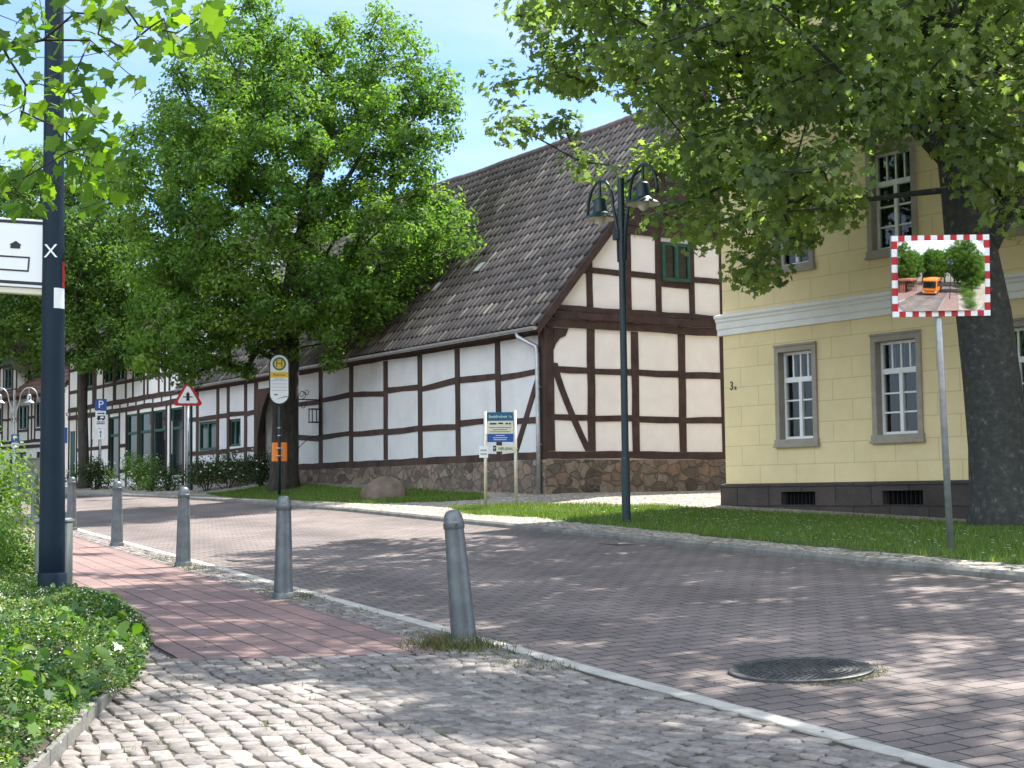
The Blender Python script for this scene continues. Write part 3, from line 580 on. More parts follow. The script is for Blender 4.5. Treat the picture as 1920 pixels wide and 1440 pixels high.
# ------------------------------------------------------------------ street lamps
def make_lamp(name, label, steel, shade_in, height=5.02):
    t = thing(name, label, 'street lamp'); d = Vector((.42, -.907, 0))
    b = MB(); b.tube([(0, 0, -.2), (0, 0, 1.0)], .068, 20); b.tube([(0, 0, 1.0), (0, 0, 1.03)], [.068, .056], 20); b.tube([(0, 0, 1.03), (0, 0, height+.35)], [.056, .050], 20); b.build('post', steel, t, auto=40)
    b = MB(); b.box((-.14, -.05, height-.62), (-.045, .05, height-.45)); b.build('fuse_box', steel, t, bevel=.01)
    for s in (-1, 1):
        b = MB(); c = d*s*.69+Vector((0, 0, height-.02)); r = .42; pts = [Vector(d*s*.26)+Vector((0, 0, height-1.05)), Vector(d*s*.265)+Vector((0, 0, height-.4))]
        pts = [d*s*.105+Vector((0, 0, height-.95)), d*s*.125+Vector((0, 0, height-.45))]
        k = 14
        for i in range(k+1):
            an = math.pi-math.pi*i/k*1.04; pts.append(c+d*s*math.cos(an)*(r+.13 if an > math.pi/2 and False else r)*1.0+Vector((0, 0, math.sin(an)*r*1.08)))
        b.tube(pts, .026, 10); arm = b.build('arm', steel, t, smooth=True)
        for z in (height-.9, height-.55): b = MB(); b.tube([d*s*.04+Vector((0, 0, z)), d*s*.13+Vector((0, 0, z))], .014, 8); b.build('clamp', steel, arm)
        cx, cy = d.x*s*.69, d.y*s*.69; z0 = height-.13; b = MB()
        b.lathe([(.022, .56), (.024, .30), (.075, .285), (.092, .27), (.098, .255), (.125, .06), (.14, .045), (.20, .005), (.268, -.045), (.268, -.052)], 28, (cx, cy, z0), cap=False)
        sh = b.build('lamp_shade', steel, t, auto=30)
        b = MB(); b.lathe([(.262, -.052), (.19, .0), (.12, .03), (.05, .03)], 28, (cx, cy, z0), cap=False); b.build('reflector', shade_in, sh, smooth=True)
        b = MB(); b.lathe([(.085, .03), (.088, -.05), (.075, -.10), (.04, -.14), (.005, -.15)], 20, (cx, cy, z0)); b.build('bulb', M_['frost'], sh, smooth=True)
    return t
M_['frost'] = mat('frosted_bulb', (.55, .53, .47), None, .12, spec=.6)
lp = make_lamp('street_lamp', 'dark green double-headed street lamp in front of the half-timbered gable', M_['lampgreen'], M_['cream']); lp.location = onground(1.73, 23.73)
l2 = copy_tree(lp); l2.location = onground(-9.63, 46.14, -.1); l2.scale = (.86,)*3; l2.rotation_euler = (0, 0, R(48)); l2['label'] = 'double-headed street lamp behind the triangular warning sign, half in the tree'
l3 = make_lamp('street_lamp', 'small far double-armed lamp with pale hoops before the white house', M_['zinc'], M_['signwhite'], 3.7); l3.location = onground(-18.45, 57); l3.rotation_euler = (0, 0, R(68)); l3.scale = (.78, .78, .93)

# ------------------------------------------------------------------ traffic mirror
t = thing('traffic_mirror', 'rectangular convex traffic mirror with red and white frame on a grey post', 'traffic mirror', onground(4.83, 17.19), R(1.6)); zg = gz(4.83, 17.19)
b = MB(); b.tube([(.045, .07, -.3), (-.02, .07, 1.9+E-zg), (-.05, .07, 2.75+E-zg)], .038, 18); b.build('post', M_['zinc'], t, smooth=True)
HW, HH, z0 = .552, .455, 2.385+E-zg
T = Matrix.Translation((-.01, 0, z0)) @ Matrix.Rotation(R(-.55), 4, 'Y') @ Matrix.Rotation(R(4.6), 4, 'X'); b = MB(T)
b.box((-HW, -.02, -HH), (HW, .045, HH)); bk = b.build('backing', M_['greybox'], t, bevel=.012)
fw = .062; nx_, nz_ = 15, 11
b = MB(T)
for colr, par in (('red', 1), ('signwhite', 0)):
    b.m = 1-par
    for i in range(nx_):
        x0 = -HW+2*HW*i/nx_; x1 = x0+2*HW/nx_
        for s in (-1, 1):
            if i % 2 == par: b.box((x0, -.045, s*(HH-fw)), (x1, -.0205, s*HH))
    for j in range(nz_-2):
        j0 = -(HH-fw)+2*(HH-fw)*j/(nz_-2); j1 = j0+2*(HH-fw)/(nz_-2)
        for s in (-1, 1):
            if (j+1) % 2 == par: b.box((s*(HW-fw), -.045, j0), (s*HW, -.0205, j1))
b.build('frame', [M_['red'], M_['signwhite']], t)
M_['mirror'] = mat('mirror_glass', (.66, .68, .69), None, .03, metal=1)
b = MB(T); k, l_ = 36, 28; iw, ih = HW-fw, HH-fw; Rm = 3.0; rc = .11; vs = []; ok = {}
for j in range(l_+1):
    for i in range(k+1):
        x = -iw+2*iw*i/k; z = -ih+2*ih*j/l_
        ex, ez = abs(x)-(iw-rc), abs(z)-(ih-rc)
        if ex > 0 and ez > 0:
            d = math.hypot(ex, ez)
            if d > rc: x = math.copysign(iw-rc+ex*rc/d, x); z = math.copysign(ih-rc+ez*rc/d, z)
        vs.append((x, -.036-(math.sqrt(Rm*Rm-x*x-z*z)-math.sqrt(Rm*Rm-iw*iw-ih*ih)), z))
b.add(vs, [(j*(k+1)+i, j*(k+1)+i+1, (j+1)*(k+1)+i+1, (j+1)*(k+1)+i) for j in range(l_) for i in range(k)]); b.build('mirror_face', M_['mirror'], t, smooth=True)
b = MB(T); b.box((-iw, -.034, -ih), (iw, -.0215, ih)); b.build('mount_plate', M_['signwhite'], t)

# ------------------------------------------------------------------ bus stop sign
bx, by = -5.76, 38.06; zg = gz(bx, by); zb = lambda z: z+E-zg
t = thing('bus_stop_sign', 'tall bus stop sign with rounded white plate, green H disc and yellow band', 'bus stop sign', (bx, by, zg), face_cam(bx, by))
b = MB(); b.tube([(0, .05, -.2), (0, .05, zb(3.45))], .035, 16); b.build('post', M_['lampgreen'], t, smooth=True)
def stadium(w, z0, z1, k=14):
    r = w/2; return [(r*math.cos(math.pi*i/k), z1-r+r*math.sin(math.pi*i/k)) for i in range(k+1)]+[(-r*math.cos(math.pi*i/k), z0+r-r*math.sin(math.pi*i/k)) for i in range(k+1)]
b = MB(); b.prism(stadium(.50, zb(2.26), zb(3.52)), 1, -.03, .03); b.build('casing', M_['black'], t)
b = MB(); b.prism(stadium(.44, zb(2.29), zb(3.49)), 1, -.034, -.0305); pl = b.build('plate', M_['signwhite'], t)
def disc(mb, cx, cz, r, y0, y1, k=28): mb.prism([(cx+r*math.cos(6.2832*i/k), cz+r*math.sin(6.2832*i/k)) for i in range(k)], 1, y0, y1)
b = MB(); disc(b, 0, zb(3.27), .165, -.037, -.0345); b.build('disc', M_['signgreen'], pl); b = MB(); disc(b, 0, zb(3.27), .122, -.040, -.0375); b.build('disc', M_['yellow'], pl)
RX = Matrix.Rotation(R(90), 4, 'X')
text('letter', 'H', .26, Matrix.Translation((0, -.042, zb(3.27))) @ RX, M_['signgreen'], pl)
b = MB(); b.box((-.219, -.037, zb(2.93)), (.219, -.0345, zb(3.07))); b.build('band', M_['yellow'], pl)
text('stop_name', 'Rathaus', .095, Matrix.Translation((0, -.039, zb(3.0))) @ RX, M_['black'], pl)
b = MB()
for i, z in enumerate((2.85, 2.77, 2.69, 2.61)): b.box((-.19, -.037, zb(z)), (.19, -.0345, zb(z)+.008))
for i in range(7): b.box((-.12+i*.034, -.037, zb(2.885)), (-.12+i*.034+.024, -.0345, zb(2.905)))
k = 10; pts = [(.215-.36*i/k, zb(2.475)-.13*(i/k)**1.8) for i in range(k+1)]; b.prism(pts+[(x, z-.035*(1-i/k)) for i, (x, z) in list(enumerate(pts))[::-1]][0:k], 1, -.037, -.0345)
b.prism([(-.15, zb(2.52)), (-.05, zb(2.53)), (-.03, zb(2.51)), (-.06, zb(2.49)), (-.11, zb(2.48)), (-.12, zb(2.505))], 1, -.037, -.0345)
b.build('timetable_lines', M_['greybox'], pl)
t = thing('litter_bin', 'small orange litter bin strapped to the bus stop post', 'litter bin', (bx, by, zg), face_cam(bx, by))
b = MB(); k = 12; out = [(.20*math.cos(math.pi*i/k), -.02+.0-.19*math.sin(math.pi*i/k)) for i in range(k+1)]
out = [(x, y+.30) for x, y in [(-.19, .0), (.19, .0), (.19, -.16), (.13, -.2), (-.13, -.2), (-.19, -.16)]]
b.prism(out, 2, zb(.86), zb(1.33)); b.build('tub', M_['orange'], t, bevel=.012)
b = MB(); b.prism([(-.185, .115), (.185, .115), (.185, .29), (-.185, .29)], 2, zb(1.332), zb(1.35)); b.build('rim', M_['black'], t)
for z in (1.0, 1.19, 1.50, 1.69):
    b = MB(); b.tube([(0, .05, zb(z)-.012), (0, .05, zb(z)+.012)], .046, 16); b.box((-.08, .06, zb(z)-.011), (.08, .0975, zb(z)+.011)) if z < 1.3 else None
    b.build('strap', M_['zinc'], t)

# ------------------------------------------------------------------ information board on two posts
ix, iy = -.235, 29.42; zg = gz(ix, iy); zb = lambda z: z+E-zg
t = thing('information_board', 'blue and cream information board on two steel posts by the path', 'information board', (ix, iy, zg), R(2))
for s in (-1, 1):
    b = MB(); b.tube([(s*.285+s*.006, 0, -.3), (s*.285, 0, zb(1.57 if s < 0 else 1.585))], .03, 16); b.build('post', M_['steel'], t, smooth=True)
for nm, mt, z0, z1, y in (('header', 'petrol', 1.392, 1.555, -.012), ('panel', 'cream', 1.145, 1.389, -.012), ('panel', 'blue', .985, 1.142, -.012)):
    b = MB(); b.box((-.25, y-.012, zb(z0)), (.25, y+.012, zb(z1))); o = b.build(nm, M_[mt], t)
    if nm == 'header': text('lettering', 'Stadtfreiheit 1a', .072, Matrix.Translation((0, -.0255, zb(1.47))) @ RX, M_['signwhite'], o)
    b = MB()
    if mt == 'cream':
        for x0, x1, z in ((-.2, -.07, 1.335), (-.035, .055, 1.34), (.1, .15, 1.335), (.165, .205, 1.333)): e_ = MB(); e_.box((x0, -.0275, zb(z)-.014), (x1, -.0245, zb(z)+.014)); e_.build('emblem', M_['black'], o)
        for n_, z in ((17, 1.262), (11, 1.222), (16, 1.182)):
            b = MB()
            for i in range(n_): b.box((-n_*.0125+i*.025, -.0275, zb(z)-.006), (-n_*.0125+i*.025+.018, -.0245, zb(z)+.006))
            b.build('lettering', M_['black'], o)
    if mt == 'blue':
        for n_, z in ((7, 1.11), (11, 1.068), (10, 1.03)):
            b = MB()
            for i in range(n_): b.box((-n_*.0125+i*.025, -.0275, zb(z)-.007), (-n_*.0125+i*.025+.018, -.0245, zb(z)+.007))
            b.build('lettering', M_['signwhite'], o)
t = thing('number_plate_sign', 'white car number plate sign reading HJR-BWL under the board', 'number plate sign', (ix, iy-.04, zg), R(2)); T = Matrix.Rotation(R(3), 4, 'Y')
b = MB(T); b.box((-.20, -.008, zb(.80)), (.235, .004, zb(.915))); o = b.build('plate', M_['cream'], t, bevel=.004)
b = MB(T); b.box((-.197, -.0105, zb(.805)), (-.14, -.0085, zb(.91))); b.build('band', M_['black'], t)
text('parking_letter', 'P', .06, T @ Matrix.Translation((-.168, -.0125, zb(.858))) @ RX, M_['signwhite'], t)
text('lettering', 'HJR-BWL', .078, T @ Matrix.Translation((.045, -.0105, zb(.856))) @ RX, M_['black'], t, sx=.92)
b = MB(); b.tube([(.20, .02, zb(.855)), (.33, .035, zb(.855))], .008, 8); b.build('bolt', M_['zinc'], t)
t = thing('small_notice', 'small white notice fixed to the left post of the board', 'sign', (ix-.32, iy-.045, zg), R(2))
b = MB(); b.box((-.085, -.006, zb(.69)), (.085, .006, zb(.91))); b.build('plate', M_['signwhite'], t, bevel=.003)
for z in (.83, .76):
    b = MB()
    for i in range(6): b.box((-.06+i*.021, -.0095, zb(z)-.015), (-.06+i*.021+.014, -.0065, zb(z)+.015))
    b.build('lettering', M_['greybox'], t)

# ------------------------------------------------------------------ warning triangle, parking signs, street names
wx, wy = -9.55, 45.3; zg = gz(wx, wy); zb = lambda z: z+E-zg
t = thing('warning_sign', 'red-rimmed triangular priority warning sign on a thin post', 'road sign', (wx, wy, zg), face_cam(wx, wy))
b = MB(); b.tube([(0, .05, -.3), (0, .05, zb(3.2))], .035, 12); b.build('post', M_['zinc'], t, smooth=True)
def tri(r, z, rr=.0):
    pts = []
    for k in range(3):
        an = R(90+120*k)
        for d in (-1, 0, 1): q = an+R(d*7); pts.append(((r*(1-.045*abs(d)))*math.cos(q), z+(r*(1-.045*abs(d)))*math.sin(q)))
    return pts
zc = zb(2.95)
b = MB(); b.prism(tri(.455, zc), 1, -.01, .005); b.build('border', M_['red'], t); b = MB(); b.prism(tri(.325, zc), 1, -.014, -.0105); b.build('face', M_['signwhite'], t)
b = MB(); b.prism([(-.045, zc-.13), (0, zc-.10), (.045, zc-.13), (.045, zc+.07), (.065, zc+.07), (0, zc+.155), (-.065, zc+.07), (-.045, zc+.07)], 1, -.0175, -.0145); b.box((-.14, -.0175, zc-.015), (-.0455, -.0145, zc+.015)); b.box((.0455, -.0175, zc-.015), (.14, -.0145, zc+.015)); b.build('symbol', M_['black'], t)
def parking(x, y, label, s, ztop, rows):
    zg = gz(x, y); zb = lambda z: z+E-zg; t = thing('parking_sign', label, 'parking sign', (x, y, zg), face_cam(x, y))
    b = MB(); b.tube([(0, .05, -.3), (-.01, .05, zb(ztop))], .032, 12); b.build('post', M_['zinc'], t, smooth=True)
    b = MB(); b.box((-s/2, -.01, zb(ztop)-s), (s/2, .01, zb(ztop))); pl = b.build('plate', M_['blue'], t)
    text('letter', 'P', s*.92, Matrix.Translation((0, -.0125, zb(ztop)-s*.5)) @ RX, M_['signwhite'], pl)
    z1 = zb(ztop)-s-.015; h = s*1.5 if rows else s*.6; b = MB(); b.box((-s*.44, -.01, z1-h), (s*.44, .01, z1)); p2 = b.build('supplementary_plate', M_['signwhite'], t); b = MB()
    if rows:
        k = s*.4; b.prism([(-k*.8, z1-.085), (-k*.5, z1-.065), (k*.5, z1-.065), (k*.5, z1-.045), (k*.9, z1-.085), (k*.5, z1-.125), (k*.5, z1-.1), (-k*.7, z1-.1)], 1, -.0135, -.0105)
        b.prism([(-k*.8, z1-.29), (-k*.8, z1-.24), (-k*.55, z1-.20), (-k*.8, z1-.185), (-k*.75, z1-.16), (k*.9, z1-.16), (k*.9, z1-.29)], 1, -.0135, -.0105)
        for q in (-.45, .5): disc(b, k*q, z1-.295, .035, -.0137, -.0104, 14)
        for j, z in enumerate((.37, .42)):
            for i in range(6): b.box((-k*.85+i*k*.29, -.0135, z1-z-.02*(j+1)), (-k*.85+i*k*.29+k*.2, -.0105, z1-z+.012))
        b.build('pictogram', M_['black'], p2); b = MB(); b.box((-k*.1, -.0145, z1-.25), (k*.6, -.0138, z1-.19)); b.build('camper_window', M_['signwhite'], p2)
        b = MB(); z2 = z1-h-.02; b.box((-s*.26, -.01, z2-.36), (s*.26, .01, z2)); p3 = b.build('supplementary_plate', M_['signwhite'], t)
        b = MB(); b.prism([(-.013, z2-.3), (.013, z2-.3), (.013, z2-.12), (.05, z2-.12), (0, z2-.06), (-.05, z2-.12), (-.013, z2-.12)], 1, -.0135, -.0105); b.build('arrow', M_['black'], p3)
    else:
        for i in range(5): b.box((-.1+i*.045, -.0135, z1-.12), (-.1+i*.045+.03, -.0105, z1-.06))
        b.build('lettering', M_['greybox'], p2)
parking(-14.19, 53.07, 'blue parking sign with camper plate and arrow beside the dark tree trunk', .40, 3.42, True)
parking(-18.30, 56.7, 'far blue parking sign below the pale double-armed lamp', .29, 2.38, False)
def name_sign(x, y, z, wd, h, mt, label):
    t = thing('street_name_sign', label, 'street name sign', (x, y, z+E), face_cam(x, y)); b = MB(); b.box((-wd/2, -.015, -h/2), (wd/2, .015, h/2)); b.build('plate', M_[mt], t)
    b = MB()
    if mt == 'greybox':
        for i in range(7): b.box((-wd*.4+i*wd*.115, -.0175, -h*.2), (-wd*.4+i*wd*.115+wd*.08, -.0155, h*.2))
        b.build('lettering', M_['signwhite'], t)
    b = MB(); b.tube([(-wd*.3, .02, 0), (-wd*.3, .30, 0)], .012, 6); b.build('bracket', M_['zinc'], t)
name_sign(-17.55, 61.4, 3.35, .50, .13, 'greybox', 'narrow grey street name sign on the white house corner')
name_sign(-16.2, 60.0, 2.95, .35, .30, 'signgreen', 'small green sign at the corner of the timber house')
name_sign(-17.95, 61.6, 2.53, .30, .62, 'blue', 'blue sign plate on the white house wall behind the dark blue pole')
t = thing('switch_cabinet', 'low grey electrical cabinet in front of the white house', 'cabinet', onground(-19.1, 61.2), R(30))
b = MB(); b.box((-.55, -.2, -.1), (.55, .2, 1.15)); b.build('body', M_['greybox'], t, bevel=.02)
b = MB()
for s in (-1, 1): b.box((s*.27-.25, -.215, .08), (s*.27+.25, -.2025, 1.08))
b.build('door', M_['greybox'], t); b = MB(); b.box((-.58, -.23, 1.152), (.58, .23, 1.19)); b.build('lid', M_['greybox'], t)

# ------------------------------------------------------------------ boulder
def rock(name, label, loc, size, seed, mat_):
    r2 = np.random.default_rng(seed); n1, n2 = 28, 18; V = []; dirs = r2.normal(0, 1, (44, 3)); dirs /= np.linalg.norm(dirs, axis=1)[:, None]; off = .80+.20*r2.random(44)
    for j in range(n2+1):
        for i in range(n1):
            th = math.pi*j/n2; ph = 2*math.pi*i/n1; v = np.array([math.sin(th)*math.cos(ph), math.sin(th)*math.sin(ph), math.cos(th)])
            d = dirs @ v; dd = off/np.maximum(d, .05); dd = np.sort(dd)[:3]; rr = min(1.06, float(np.mean(dd[:2])))*(1-.16*v[0]*(v[0] < 0)*-1*max(v[2], 0)); rr *= 1+.03*math.sin(5*ph+3*th)+r2.normal(0, .006); V.append(v*rr*np.array(size))
    F = [(j*n1+i, (j+1)*n1+i, (j+1)*n1+(i+1) % n1, j*n1+(i+1) % n1) for j in range(n2) for i in range(n1)]
    b = MB(); b.add(V, F); o = b.build(name, mat_, smooth=True); o.location = loc; return tag(o, label, 'boulder')
o = rock('boulder', 'large rounded brown boulder lying on the grass below the half-timbered wall', onground(-2.86, 33.9  , .07), (.54, .45, .46), 9, M_['boulder']); o.rotation_euler = (R(4), R(14), R(12))

# ------------------------------------------------------------------ building helpers: wall frame = (s along the wall, d depth inwards, z up)
SWAP = Matrix(((0, 1, 0, 0), (1, 0, 0, 0), (0, 0, 1, 0), (0, 0, 0, 1)))     # wall on the local x=0 plane, running along y
def wall(mb, s0, s1, z0, z1, holes=(), depth=.22, top=None):
    ss = sorted({s0, s1, *[h[0] for h in holes], *[h[1] for h in holes]}); zs = sorted({z0, z1, *[h[2] for h in holes], *[h[3] for h in holes]})
    for i in range(len(ss)-1):
        for j in range(len(zs)-1):
            cs, cz = (ss[i]+ss[i+1])/2, (zs[j]+zs[j+1])/2
            if any(h[0] < cs < h[1] and h[2] < cz < h[3] for h in holes): continue
            mb.add([(ss[i], 0, zs[j]), (ss[i+1], 0, zs[j]), (ss[i+1], 0, zs[j+1]), (ss[i], 0, zs[j+1])], [(0, 1, 2, 3)])
    for a, b, c, d in holes:
        q = [(a, c), (b, c), (b, d), (a, d)]
        for k in range(4):
            p, r = q[k], q[(k+1) % 4]; mb.add([(p[0], 0, p[1]), (p[0], depth, p[1]), (r[0], depth, r[1]), (r[0], 0, r[1])], [(0, 1, 2, 3)])
def sag(y, h=1.0): return h*(.014*np.sin(y*.42+1)+.010*np.sin(y*1.13+.4))+.010*np.sin(y*2.1+3*h)
def pantiles(name, parent, y0, y1, eave, ridge, mat_, tw=.215, ch=.33, amp=.042, k=8, M=None, jit=.003):
    """tiled slope: along local y from y0 to y1, from eave (x,z) to ridge (x,z)"""
    e = np.array(eave); d = np.array(ridge)-e; Ls = np.hypot(*d); u = d/Ls; n = np.array([-u[1], u[0]]); n = n if n[1] > 0 else -n
    nr = int(Ls/ch); ch = Ls/nr; nt = int((y1-y0)/tw); tw = (y1-y0)/nt
    ph = np.linspace(0, 1, k+1); prof = amp*(1.35*np.exp(-((ph-.78)/.15)**2)+.28*np.cos(2*np.pi*(ph-.05))+.25)
    V = []; F = []; A = []; idx = 0
    for r in range(nr):
        lo = e+u*(ch*r-.03); hi = e+u*(ch*(r+1)+.02)
        yy = y0+(np.arange(nt)[:, None]+ph[None])*tw+ (0)
        j = rng.normal(0, jit, (nt, 1)); jl = rng.normal(0, jit*1.5, (nt, 1))
        hl = prof[None]+.028+j; hh = prof[None]*.95+.005+j
        def P(b, h, off=0): return np.stack([b[0]+n[0]*h+u[0]*(off+jl), yy, b[1]+n[1]*h+u[1]*(off+jl)], -1)
        lowtop = P(lo, hl); hightop = P(hi, hh); lowbot = P(lo, hl-.02)
        blk = np.stack([lowbot, lowtop, hightop], 2).reshape(-1, 3); V.append(blk)
        base = idx+(np.arange(nt)[:, None]*(k+1)+np.arange(k)[None])*3; base = base.ravel()
        for a_, b_ in ((0, 1), (1, 2)): F.append(np.stack([base+a_, base+3+a_, base+3+b_, base+b_], -1))
        rv = np.clip(rng.beta(3.5, 4.2, nt)+.10*np.sin(r*.9), 0, 1); rk = np.clip(rv[:, None]*.5+np.where(np.abs((np.arange(k)+.5)/k-.78) < .14, .48, np.where(np.abs((np.arange(k)+.5)/k-.5) < .13, -.22, 0))[None], 0, 1).ravel(); A.append(np.clip(rk-.25, 0, 1)); A.append(rk); idx += len(blk)  # lichen on the crests, plus roll highlights and trough shade put into the colour
    V = np.concatenate(V); V[:, 2] += sag(V[:, 1], (V[:, 2]-eave[1])/(ridge[1]-eave[1])); F = np.concatenate(F); A = np.concatenate(A)
    if M is not None: V = V @ np.array(M.to_3x3()).T+np.array(M.translation)
    return idx_mesh(name, V, F, mat_, parent, attr=A)
def casement(parent, M, s0, s1, z0, z1, d, mat_, fr=.055, cols=2, rows=2, transom=None, name='window', glass='glass', tcols=4, inner=None, mu=.045):
    """wooden window: frame object with its panes and bars"""
    b = MB(M); q = .06
    b.box((s0, d, z0), (s0+fr, d+q, z1)); b.box((s1-fr, d, z0), (s1, d+q, z1)); b.box((s0+fr, d, z1-fr), (s1-fr, d+q, z1)); b.box((s0+fr, d, z0), (s1-fr, d+q, z0+fr))
    zt = z1-fr
    if transom: b.box((s0+fr, d-.02, transom-.045), (s1-fr, d+q-.004, transom+.045)); zt = transom-.045
    W = s1-s0-2*fr
    for i in range(1, cols): x = s0+fr+W*i/cols; b.box((x-mu, d-.012, z0+fr), (x+mu, d+q-.006, zt))
    for c in range(cols):
        x0 = s0+fr+W*c/cols+(mu if c else 0); x1 = s0+fr+W*(c+1)/cols-(mu if c < cols-1 else 0)
        for i in range(1, rows): z = z0+fr+(zt-z0-fr)*i/rows; b.box((x0, d+.012, z-.014), (x1, d+q-.01, z+.014))
    if transom:
        for i in range(1, tcols): x = s0+fr+W*i/tcols; b.box((x-.015, d+.012, transom+.045), (x+.015, d+q-.01, z1-fr))
    w_ = b.build(name, mat_, parent)
    b = MB(M); b.box((s0+fr*.5, d+.035, z0+fr*.5), (s1-fr*.5, d+.045, z1-fr*.5)); b.build('pane', M_[glass], w_)
    if inner:
        b = MB(M); inner(b, s0+fr, s1-fr, z0+fr, zt, d); b.build('curtain', M_['white'], w_)
    return w_

# ------------------------------------------------------------------ the half-timbered barn
ANG = R(32.75); C0 = (.69, 32.0); zb0 = gz(*C0)
barn = thing('half_timbered_barn', 'long half-timbered barn with steep dark tiled roof and white infill panels', 'barn', (*C0, zb0), ANG)
Z = lambda z: z+E-zb0
LEN, GW = 20.6, 8.8; ZS, ZE, ZR = .70, 3.50, 8.92     # sill, eaves, ridge (relative to the eye)
slope = (ZR-3.79)/(GW/2)
b = MB(SWAP); HOLES = [(12.35, 14.85, Z(.1), Z(2.95)), (16.15, 17.0, Z(1.5), Z(2.32)), (18.0, 19.5, Z(1.45), Z(2.35))]
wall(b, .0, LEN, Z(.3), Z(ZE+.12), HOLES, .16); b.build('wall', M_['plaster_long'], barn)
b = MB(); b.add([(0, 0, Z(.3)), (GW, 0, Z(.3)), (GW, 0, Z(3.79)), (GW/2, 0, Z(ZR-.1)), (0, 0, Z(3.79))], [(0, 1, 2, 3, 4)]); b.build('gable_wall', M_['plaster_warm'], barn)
b = MB(); b.add([(GW, 0, Z(.3)), (GW, LEN, Z(.3)), (GW, LEN, Z(3.79)), (GW, 0, Z(3.79))], [(0, 1, 2, 3)]); b.add([(0, LEN, Z(.3)), (GW, LEN, Z(.3)), (GW, LEN, Z(3.79)), (GW/2, LEN, Z(ZR-.1)), (0, LEN, Z(3.79))], [(4, 3, 2, 1, 0)]); b.build('rear_wall', M_['plaster'], barn)
b = MB(); b.box((-.05, -.05, -.6), (GW+.05, 12.33, Z(ZS)-.0)); b.build('plinth', M_['stone'], barn, bevel=.015)
b = MB(); b.box((-.03, 14.87, -.6), (GW, LEN, Z(.95))); b.build('plinth', M_['stone'], barn)
# timber frame, long side
b = MB(SWAP); D0, D1 = -.022, .05; zsb, zeb = Z(ZS)+.01, Z(ZE)
POST = [.10, 1.80, 3.54, 5.29, 7.03, 8.91, 10.70, 12.22]
b.beam((0, Z(ZS)+.085), (12.3, Z(ZS)+.085), .165, D0-.006, D1); b.beam((-.03, zeb-.06), (LEN, zeb-.06), .27, D0-.008, D1)
for i, s in enumerate(POST): b.beam((s, Z(ZS)+.168), (s+random.uniform(-.03, .03), zeb-.20), .20 if 0 < i < 7 else .24, D0, D1, .008)
for z in (1.565, 2.54):
    for i in range(7): b.beam((POST[i]+.10, Z(z)+random.uniform(-.05, .05)), (POST[i+1]-.10, Z(z)+random.uniform(-.05, .05)), .135, D0+.004, D1, .014)
b.beam((.2, Z(2.48)), (1.15, Z(ZS)+.17), .15, D0-.003, D1, .01)
P2 = [14.98, 15.75, 17.08, 17.9, 19.6, 20.5]
for i, s in enumerate(P2): b.beam((s, Z(.9)), (s, zeb-.20), .20 if i else .26, D0, D1, .008)
for z in (1.38, 2.45):
    for i in range(5): b.beam((P2[i]+.10, Z(z)), (P2[i+1]-.10, Z(z)+random.uniform(-.03, .03)), .14, D0+.004, D1, .01)
b.beam((15.0, Z(.97)), (LEN, Z(.97)), .15, D0-.004, D1)
b.beam((12.36, Z(3.02)), (14.85, Z(3.02)), .15, D0-.003, D1)
b.prism([(14.84, Z(2.94)), (14.1, Z(2.94)), (14.45, Z(2.6)), (14.68, Z(2.2)), (14.84, Z(1.7))], 1, D0-.003, .12); b.prism([(12.36, Z(2.94)), (13.1, Z(2.94)), (12.7, Z(2.6)), (12.5, Z(2.2)), (12.36, Z(1.7))][::-1], 1, D0-.003, .12)
b.build('timber_frame', M_['timber'], barn)
# gable frame
b = MB(); G = [.11, 1.17, 2.34, 3.64, 4.86, 6.1, 7.3, 8.69]
b.beam((-.02, Z(.795)), (GW, Z(.795)), .16, D0-.006, .04)
for i, s in enumerate(G): b.beam((s, Z(.88)), (s+random.uniform(-.02, .02), Z(3.47)), .19 if i else .23, D0, .04, .01)
for z in (1.58, 2.585):
    for i in range(7): b.beam((G[i]+.1, Z(z)+random.uniform(-.02, .02)), (G[i+1]-.1, Z(z)+random.uniform(-.02, .02)), .135, D0+.004, .04, .012)
k = 7; pts = [(.22+.85*(i/k)**1.25, Z(2.72)-(2.72-.88)*(i/k)) for i in range(k+1)]
b.prism([(x-.07, z) for x, z in pts]+[(x+.085, z) for x, z in pts[::-1]], 1, D0-.004, .04)
b.prism([(.22, Z(3.46)), (.22, Z(3.0)), (.27, Z(3.12)), (.38, Z(3.24)), (.52, Z(3.30)), (.60, Z(3.46))], 1, D0-.002, .04)
b.beam((.03, Z(3.565)), (GW-.03, Z(3.565)), .17, -.05, .04); b.beam((.20, Z(3.74)), (GW-.20, Z(3.74)), .15, -.085, .04); b.beam((.31, Z(3.885)), (GW-.31, Z(3.885)), .12, -.06, .04)
for s in G[1:]: b.beam((s-.1, Z(3.655)), (s+.1, Z(3.655)), .03, -.10, -.05, 0)
for s, zt in ((1.17, 4.93), (2.2, 5.62), (3.03, 5.62), (3.97, 5.62), (4.86, 5.62), (5.8, 5.62), (6.7, 5.62), (7.63, 4.93)): b.beam((s, Z(3.95)), (s, Z(zt)), .155, D0, .04, .006)
for s0, s1 in ((.98, 1.09), (1.25, 2.12), (2.28, 2.95), (4.05, 4.78), (4.94, 5.72), (5.88, 6.62), (6.78, 7.55)): b.beam((s0, Z(4.72)+random.uniform(-.03, .03)), (s1, Z(4.72)), .13, D0+.004, .04, .008)
b.beam((3.11, Z(4.57)), (3.89, Z(4.57)), .13, D0+.004, .04, .006)
b.beam((1.86, Z(5.70)), (GW-1.86, Z(5.70)), .19, D0-.02, .04); b.build('gable_frame', M_['timber_red'], barn)
b = MB(); x = 1.86; zz = lambda x: 3.79+slope*min(x, GW-x)-.12
